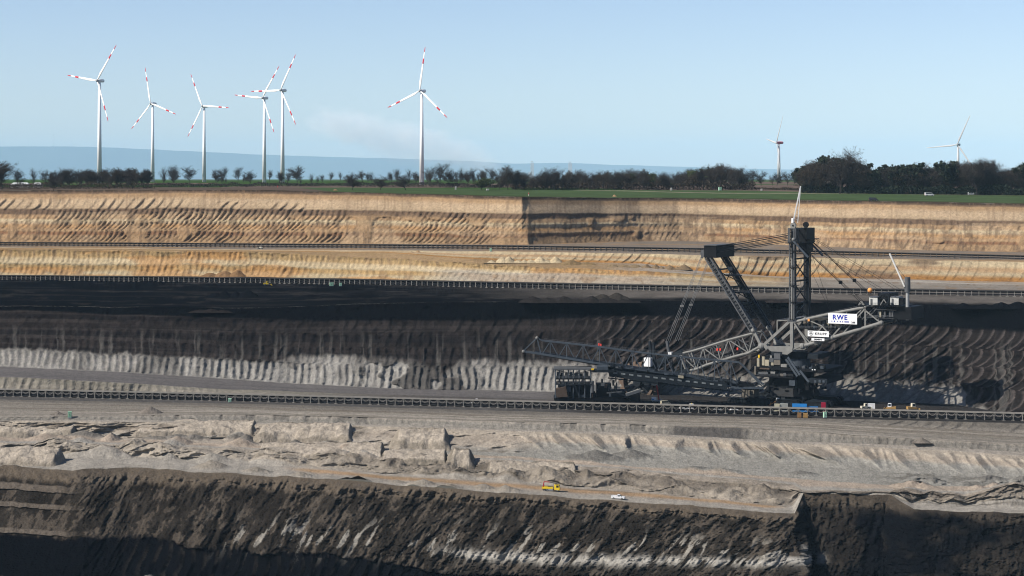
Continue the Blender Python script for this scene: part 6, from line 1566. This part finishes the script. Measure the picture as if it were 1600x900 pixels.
def lorry(px, py, rz, label, box=None, cabm=M_VWH, group='lorries behind the lowest conveyor', Lb=5.0):
    g = spot(px, py); t = empty('lorry', g, rz); tag(t, label, 'lorry', group)
    MB().box(-Lb, 2.2, -.55, .55, .7, 1.0).build('chassis', M_TYRE, t)
    cab = MB().prism([(0.2, .7), (2.3, .6), (2.4, 1.6), (2.1, 3.1), (.2, 3.1)], -1.2, 1.2).build('cab', cabm, t)
    MB().box(2.2, 2.42, -1, 1, 1.75, 2.7).build('windscreen', M_GLASS, cab)
    for s in (-1, 1): MB().box(.9, 1.9, s * 1.21 - .02, s * 1.21 + .02, 1.75, 2.7).build('side_window', M_GLASS, cab)
    MB().box(.9, 1.3, -.2, .2, 3.11, 3.5).build('beacon', M_YEL, cab)
    MB().box(-Lb, 0, -1.2, 1.2, 1.15, 1.35).build('flatbed', M_MG, t)
    if box: MB().box(-Lb, -.3, -1.2, 1.2, 1.36, 2.9).build('cargo_box', box, t)
    for x in (-Lb + .9, -Lb + 2.1, 1.3):
        for s in (-1, 1): wheel(t, x, s * .98, .5, .38)
    return t
lorry(1084, 640, math.pi, 'white-cabbed lorry with yellow beacon behind the lowest conveyor')
def mobile_crane():
    g = spot(1027, 629); t = empty('mobile_crane', g, 0.2); tag(t, 'small blue and white lorry crane with an upright red jib near the bucket wheel', 'crane')
    MB().box(-3.2, 2.6, -1.1, 1.1, .8, 1.5).build('chassis', M_VGR, t); MB().box(-3.0, -.8, -1.15, 1.15, 1.52, 3.0).build('cab', M_VWH, t); MB().box(-3.05, -2.0, -1.18, 1.18, 1.7, 2.3).build('side_window', M_CBL, t)
    j = MB().bar((1, 0, 1.5), (-.4, 0, 9.6), .55).build('jib', M_CRED, t); MB().bar((1.6, 0, 1.6), (.5, 0, 5.2), .3).build('lift_cylinder', M_VGR, j)
    for x in (-2.3, .6, 1.9):
        for s in (-1, 1): wheel(t, x, s * .95, .5, .35)
mobile_crane()
for (px, py, rz, m, kd, lb) in [(1070, 640.5, .1, M_VWH, 'pickup', 'white pickup parked left of the white-cabbed lorry'), (1121, 642, 3.0, M_VGR, 'car', 'silver car parked between the lorry and the white car'),
                                (1147, 642.5, .1, M_VWH, 'car', 'low white car parked under the excavator bridge'), (1171, 642.5, .2, M_VGR, 'van', 'silver van with red beacon left of the beige container'),
                                (1189, 643.5, 3.1, M_VGR, 'car', 'silver car just left of the beige container'), (1268, 642.5, .2, M_VWH, 'car', 'white car half hidden behind the low blue skip'), (1040, 632, .3, M_CBG, 'van', 'beige van parked below the lower gallery of the bridge')]:
    car(px, py, rz, m, lb, kd, 'van' if kd == 'van' else 'pickup' if kd == 'pickup' else 'car')

def container(px0, px1, py0, py1, m, label, name='site_container', rz=-.18, dep=2.5, cat='container'):
    g = spot((px0 + px1) / 2, py1 + 2); k = g.y / F; L = (px1 - px0) * k; H = (py1 + 2 - py0) * k
    t = empty(name, g, rz); tag(t, label, cat, 'containers and cabins beside the excavator')
    b = MB().box(-L / 2 + .1, L / 2 - .1, -dep / 2 + .06, dep / 2 - .06, .12, H - .1).build('shell', m, t)
    n = max(5, int(L / .55))
    for i in range(n):
        x = -L / 2 + .3 + (L - .6) * i / (n - 1); MB().box(x - .1, x + .1, -dep / 2, -dep / 2 + .055, .3, H - .25).build('rib', m, b)
    for x in (-L / 2, L / 2 - .16):
        for y in (-dep / 2 - .02, dep / 2 - .14): MB().box(x, x + .16, y, y + .16, 0, H).build('corner_post', m, t)
    MB().box(-L / 2, L / 2, -dep / 2, dep / 2, H + .01, H + .1).build('roof', m, t)
    return t
container(1210, 1218.2, 631.5, 641.5, M_CBG, 'beige site container, left of the beige and grey pair'); container(1218.8, 1231, 631, 641.5, M_CGY, 'grey site container beside the beige one')
container(1238, 1260.5, 631.5, 641.5, M_CBL, 'bright blue shipping container under the excavator'); container(1261.5, 1278, 635.5, 641.5, mat('skip_blue', (.02, .13, .36), rough=.6, var=.15), 'low dark blue skip right of the blue container', 'skip', cat='skip')
container(1283, 1290, 629.5, 641, M_DRED, 'upright dark red cabin right of the low blue skip', 'site_cabin', cat='cabin')
container(1246, 1252, 645.5, 650.5, mat('crate_brown', (.26, .15, .07), var=.15), 'brown wooden crate in front of the lowest conveyor', 'crate', cat='crate'); container(1255, 1262, 646.5, 650.5, M_OCH, 'ochre metal box right of the brown crate', 'metal_box', cat='box')
cabinet(1289, 652.5, 5, 8.5, 'pale green cabinet in front of the lowest conveyor at right', M_GREENP)
cabinet(109, 652.5, 5.5, 9, 'green cabinet standing alone on the haul road at left'); cabinet(359, 628.5, 5, 5.5, 'green cabinet under the lowest conveyor at left', M_GREENP)
cabinet(767, 393, 3, 5, 'small green cabinet by the uppermost conveyor', M_GREENP); cabinet(518, 447, 6, 5, 'left green cabinet of the pair by the middle conveyor'); cabinet(532, 447, 4, 4.5, 'right green cabinet of the pair by the middle conveyor', M_GREENP)

def loader(px, py, rz, paint, label, cabm=M_CRM, k=1.0, name='wheel_loader', track=False):
    g = spot(px, py); t = empty(name, g, rz, k); tag(t, label, 'bulldozer' if track else 'loader', 'earthmoving machines')
    MB().prism([(-2.6, .9), (1.6, .9), (1.7, 1.7), (-.4, 2.0), (-2.6, 2.1)], -1.0, 1.0).build('body', paint, t)
    c = MB().prism([(-.6, 1.95), (1.1, 1.75), (.9, 3.5), (-.5, 3.5)], -.8, .8).build('cab', cabm, t)
    for s in (-1, 1): MB().box(-.35, .8, s * .81 - .02, s * .81 + .02, 2.3, 3.3).build('side_window', M_GLASS, c)
    if track:
        for s in (-1, 1):
            o = MB().prism([(-2.6, .25), (-2.2, 0), (1.8, 0), (2.2, .3), (2.0, 1.0), (-2.2, 1.15)], s * 1.15 - .3, s * 1.15 + .3).build('track', M_TYRE, t)
            for x in (-1.9, -.6, .6, 1.6): MB().tube((x, s * 1.15 - .33, .5), (x, s * 1.15 + .33, .5), .32, None, 10).build('track_wheel', M_MG, o)
        b = MB().hexa([(2.7, -1.8, 0), (2.9, -1.8, 0), (2.9, 1.8, 0), (2.7, 1.8, 0), (2.6, -1.8, 1.4), (2.8, -1.8, 1.4), (2.8, 1.8, 1.4), (2.6, 1.8, 1.4)]).build('blade', paint, t)
    else:
        for x in (-1.7, 1.5):
            for s in (-1, 1): wheel(t, x, s * 1.1, .8, .6)
        b = MB().prism([(3.4, .1), (4.5, .15), (4.3, .4), (3.7, .5), (3.6, 1.3), (3.3, 1.4)], -1.4, 1.4).build('bucket', paint, t)
    for s in (-1, 1): MB().bar((1.2, s * .6, 1.4), (2.8 if track else 3.5, s * .7, .7), .3).build('arm', paint, t)
    return t
loader(1216, 633.5, 2.9, mat('loader_orange', (.42, .20, .07), var=.15), 'orange wheel loader with white cab behind the beige container', M_VWH, 1.15)
loader(1352, 640, .3, M_CRM, 'cream cabbed wheel loader on the dark floor right of the excavator', M_CRM, .95)
container(1356, 1367, 631, 637, M_VWH, 'white site box beside the cream loader', 'site_box', cat='box')
loader(1391, 642, 2.8, M_OCH, 'ochre bulldozer with white cab, left of two at far right', M_VWH, 1.15, 'bulldozer', True)
loader(1426, 642.5, .2, M_OCH, 'ochre bulldozer, right of two on the dark floor', M_CRM, 1.2, 'bulldozer', True)
loader(417, 446, .2, M_TYEL, 'small yellow loader beside the middle conveyor', M_TYEL, .9); loader(407, 389, 2.9, M_CRM, 'tiny cream loader beside the uppermost conveyor', M_CRM, .7); loader(745, 630, 3.0, M_VWH, 'white loader just behind the lowest conveyor in the middle', M_VWH, .7)
car(1365, 314, .0, M_VBK, 'black car parked on the green field above the tan bench', 'van', 'car', 'cars on the plain', 1.5)
car(1452, 306, .1, M_VWH, 'white van parked below the dark wood', 'van', 'van', 'cars on the plain', 1.5); car(1518, 304.5, .1, M_VWH, 'white van half hidden at the right of the wood', 'van', 'van', 'cars on the plain', 1.2)

# ================================================================ SMOKE over the far plain
def plume():
    Y = 16500.0; a = at(455, 290, Y); b = at(800, 150, Y)
    m = bpy.data.materials.new('smoke'); m.use_nodes = True; t = m.node_tree; t.nodes.clear(); L = t.links
    N = lambda ty, **k: t.nodes.new(ty)
    tc = N('ShaderNodeTexCoord'); sx = N('ShaderNodeSeparateXYZ'); L.new(tc.outputs['Object'], sx.inputs[0])
    def mth(op, x, y=None):
        n = N('ShaderNodeMath'); n.operation = op
        for i, q in enumerate((x, y)):
            if q is None: continue
            if isinstance(q, (int, float)): n.inputs[i].default_value = q
            else: L.new(q, n.inputs[i])
        return n.outputs[0]
    u, v, w_ = sx.outputs[0], sx.outputs[1], sx.outputs[2]
    c = mth('ADD', mth('MULTIPLY', u, -.62), .0)                       # centre line drifts up to the left
    rad = mth('ADD', mth('MULTIPLY', mth('SUBTRACT', 1.0, mth('ABSOLUTE', u)), .16), .40)
    q = mth('DIVIDE', mth('SUBTRACT', w_, c), rad)
    edge = mth('POWER', mth('ABSOLUTE', u), 6.0)
    body = mth('SUBTRACT', mth('SUBTRACT', mth('SUBTRACT', 1.0, mth('MULTIPLY', q, q)), mth('MULTIPLY', v, v)), mth('MULTIPLY', edge, 1.5))
    mp = N('ShaderNodeMapping'); mp.inputs['Scale'].default_value = (2.4, 1.2, 1.25); L.new(tc.outputs['Object'], mp.inputs[0])
    nz = N('ShaderNodeTexNoise'); nz.inputs['Scale'].default_value = 1.9; nz.inputs['Detail'].default_value = 6; nz.inputs['Roughness'].default_value = .55; L.new(mp.outputs[0], nz.inputs['Vector'])
    d = mth('ADD', mth('MULTIPLY', mth('SUBTRACT', body, .25), .8), mth('MULTIPLY', mth('SUBTRACT', nz.outputs['Fac'], .46), 2.6))
    d = mth('MINIMUM', mth('MAXIMUM', d, 0.0), .8)
    pv = N('ShaderNodeVolumePrincipled'); pv.inputs['Color'].default_value = (.92, .96, 1.0, 1); L.new(mth('MULTIPLY', d, .0034), pv.inputs['Density'])
    o = N('ShaderNodeOutputMaterial'); L.new(pv.outputs[0], o.inputs['Volume'])
    ob = MB().box(-1, 1, -1, 1, -1, 1).build('smoke_plume', m, None, ((a.x + b.x) / 2, Y, (a.z + b.z) / 2)); ob.scale = ((b.x - a.x) / 2, 260, (b.z - a.z) / 2)
    ob['kind'] = 'stuff'; ob['label'] = 'pale blue smoke plume drifting over the far plain behind the turbines'
plume()
# ---------------------------------------------------------------- the air: blue haze over the plain
def volume_mat(name, color, density):
    m = bpy.data.materials.new(name); m.use_nodes = True; t = m.node_tree; t.nodes.clear()
    v = t.nodes.new('ShaderNodeVolumePrincipled'); o = t.nodes.new('ShaderNodeOutputMaterial')
    v.inputs['Color'].default_value = (*color, 1); v.inputs['Density'].default_value = density
    v.inputs['Anisotropy'].default_value = -0.25
    t.links.new(v.outputs[0], o.inputs['Volume']); return m, v, t
m, _, _ = volume_mat('haze_air', (0.50, 0.78, 1.0), 0.0000165)
hz = MB().box(-30500, 30500, -60, 84000, -200, 1650).build('haze', m)
hz['kind'] = 'stuff'; hz['label'] = 'pale blue haze over the mine and the far plain'
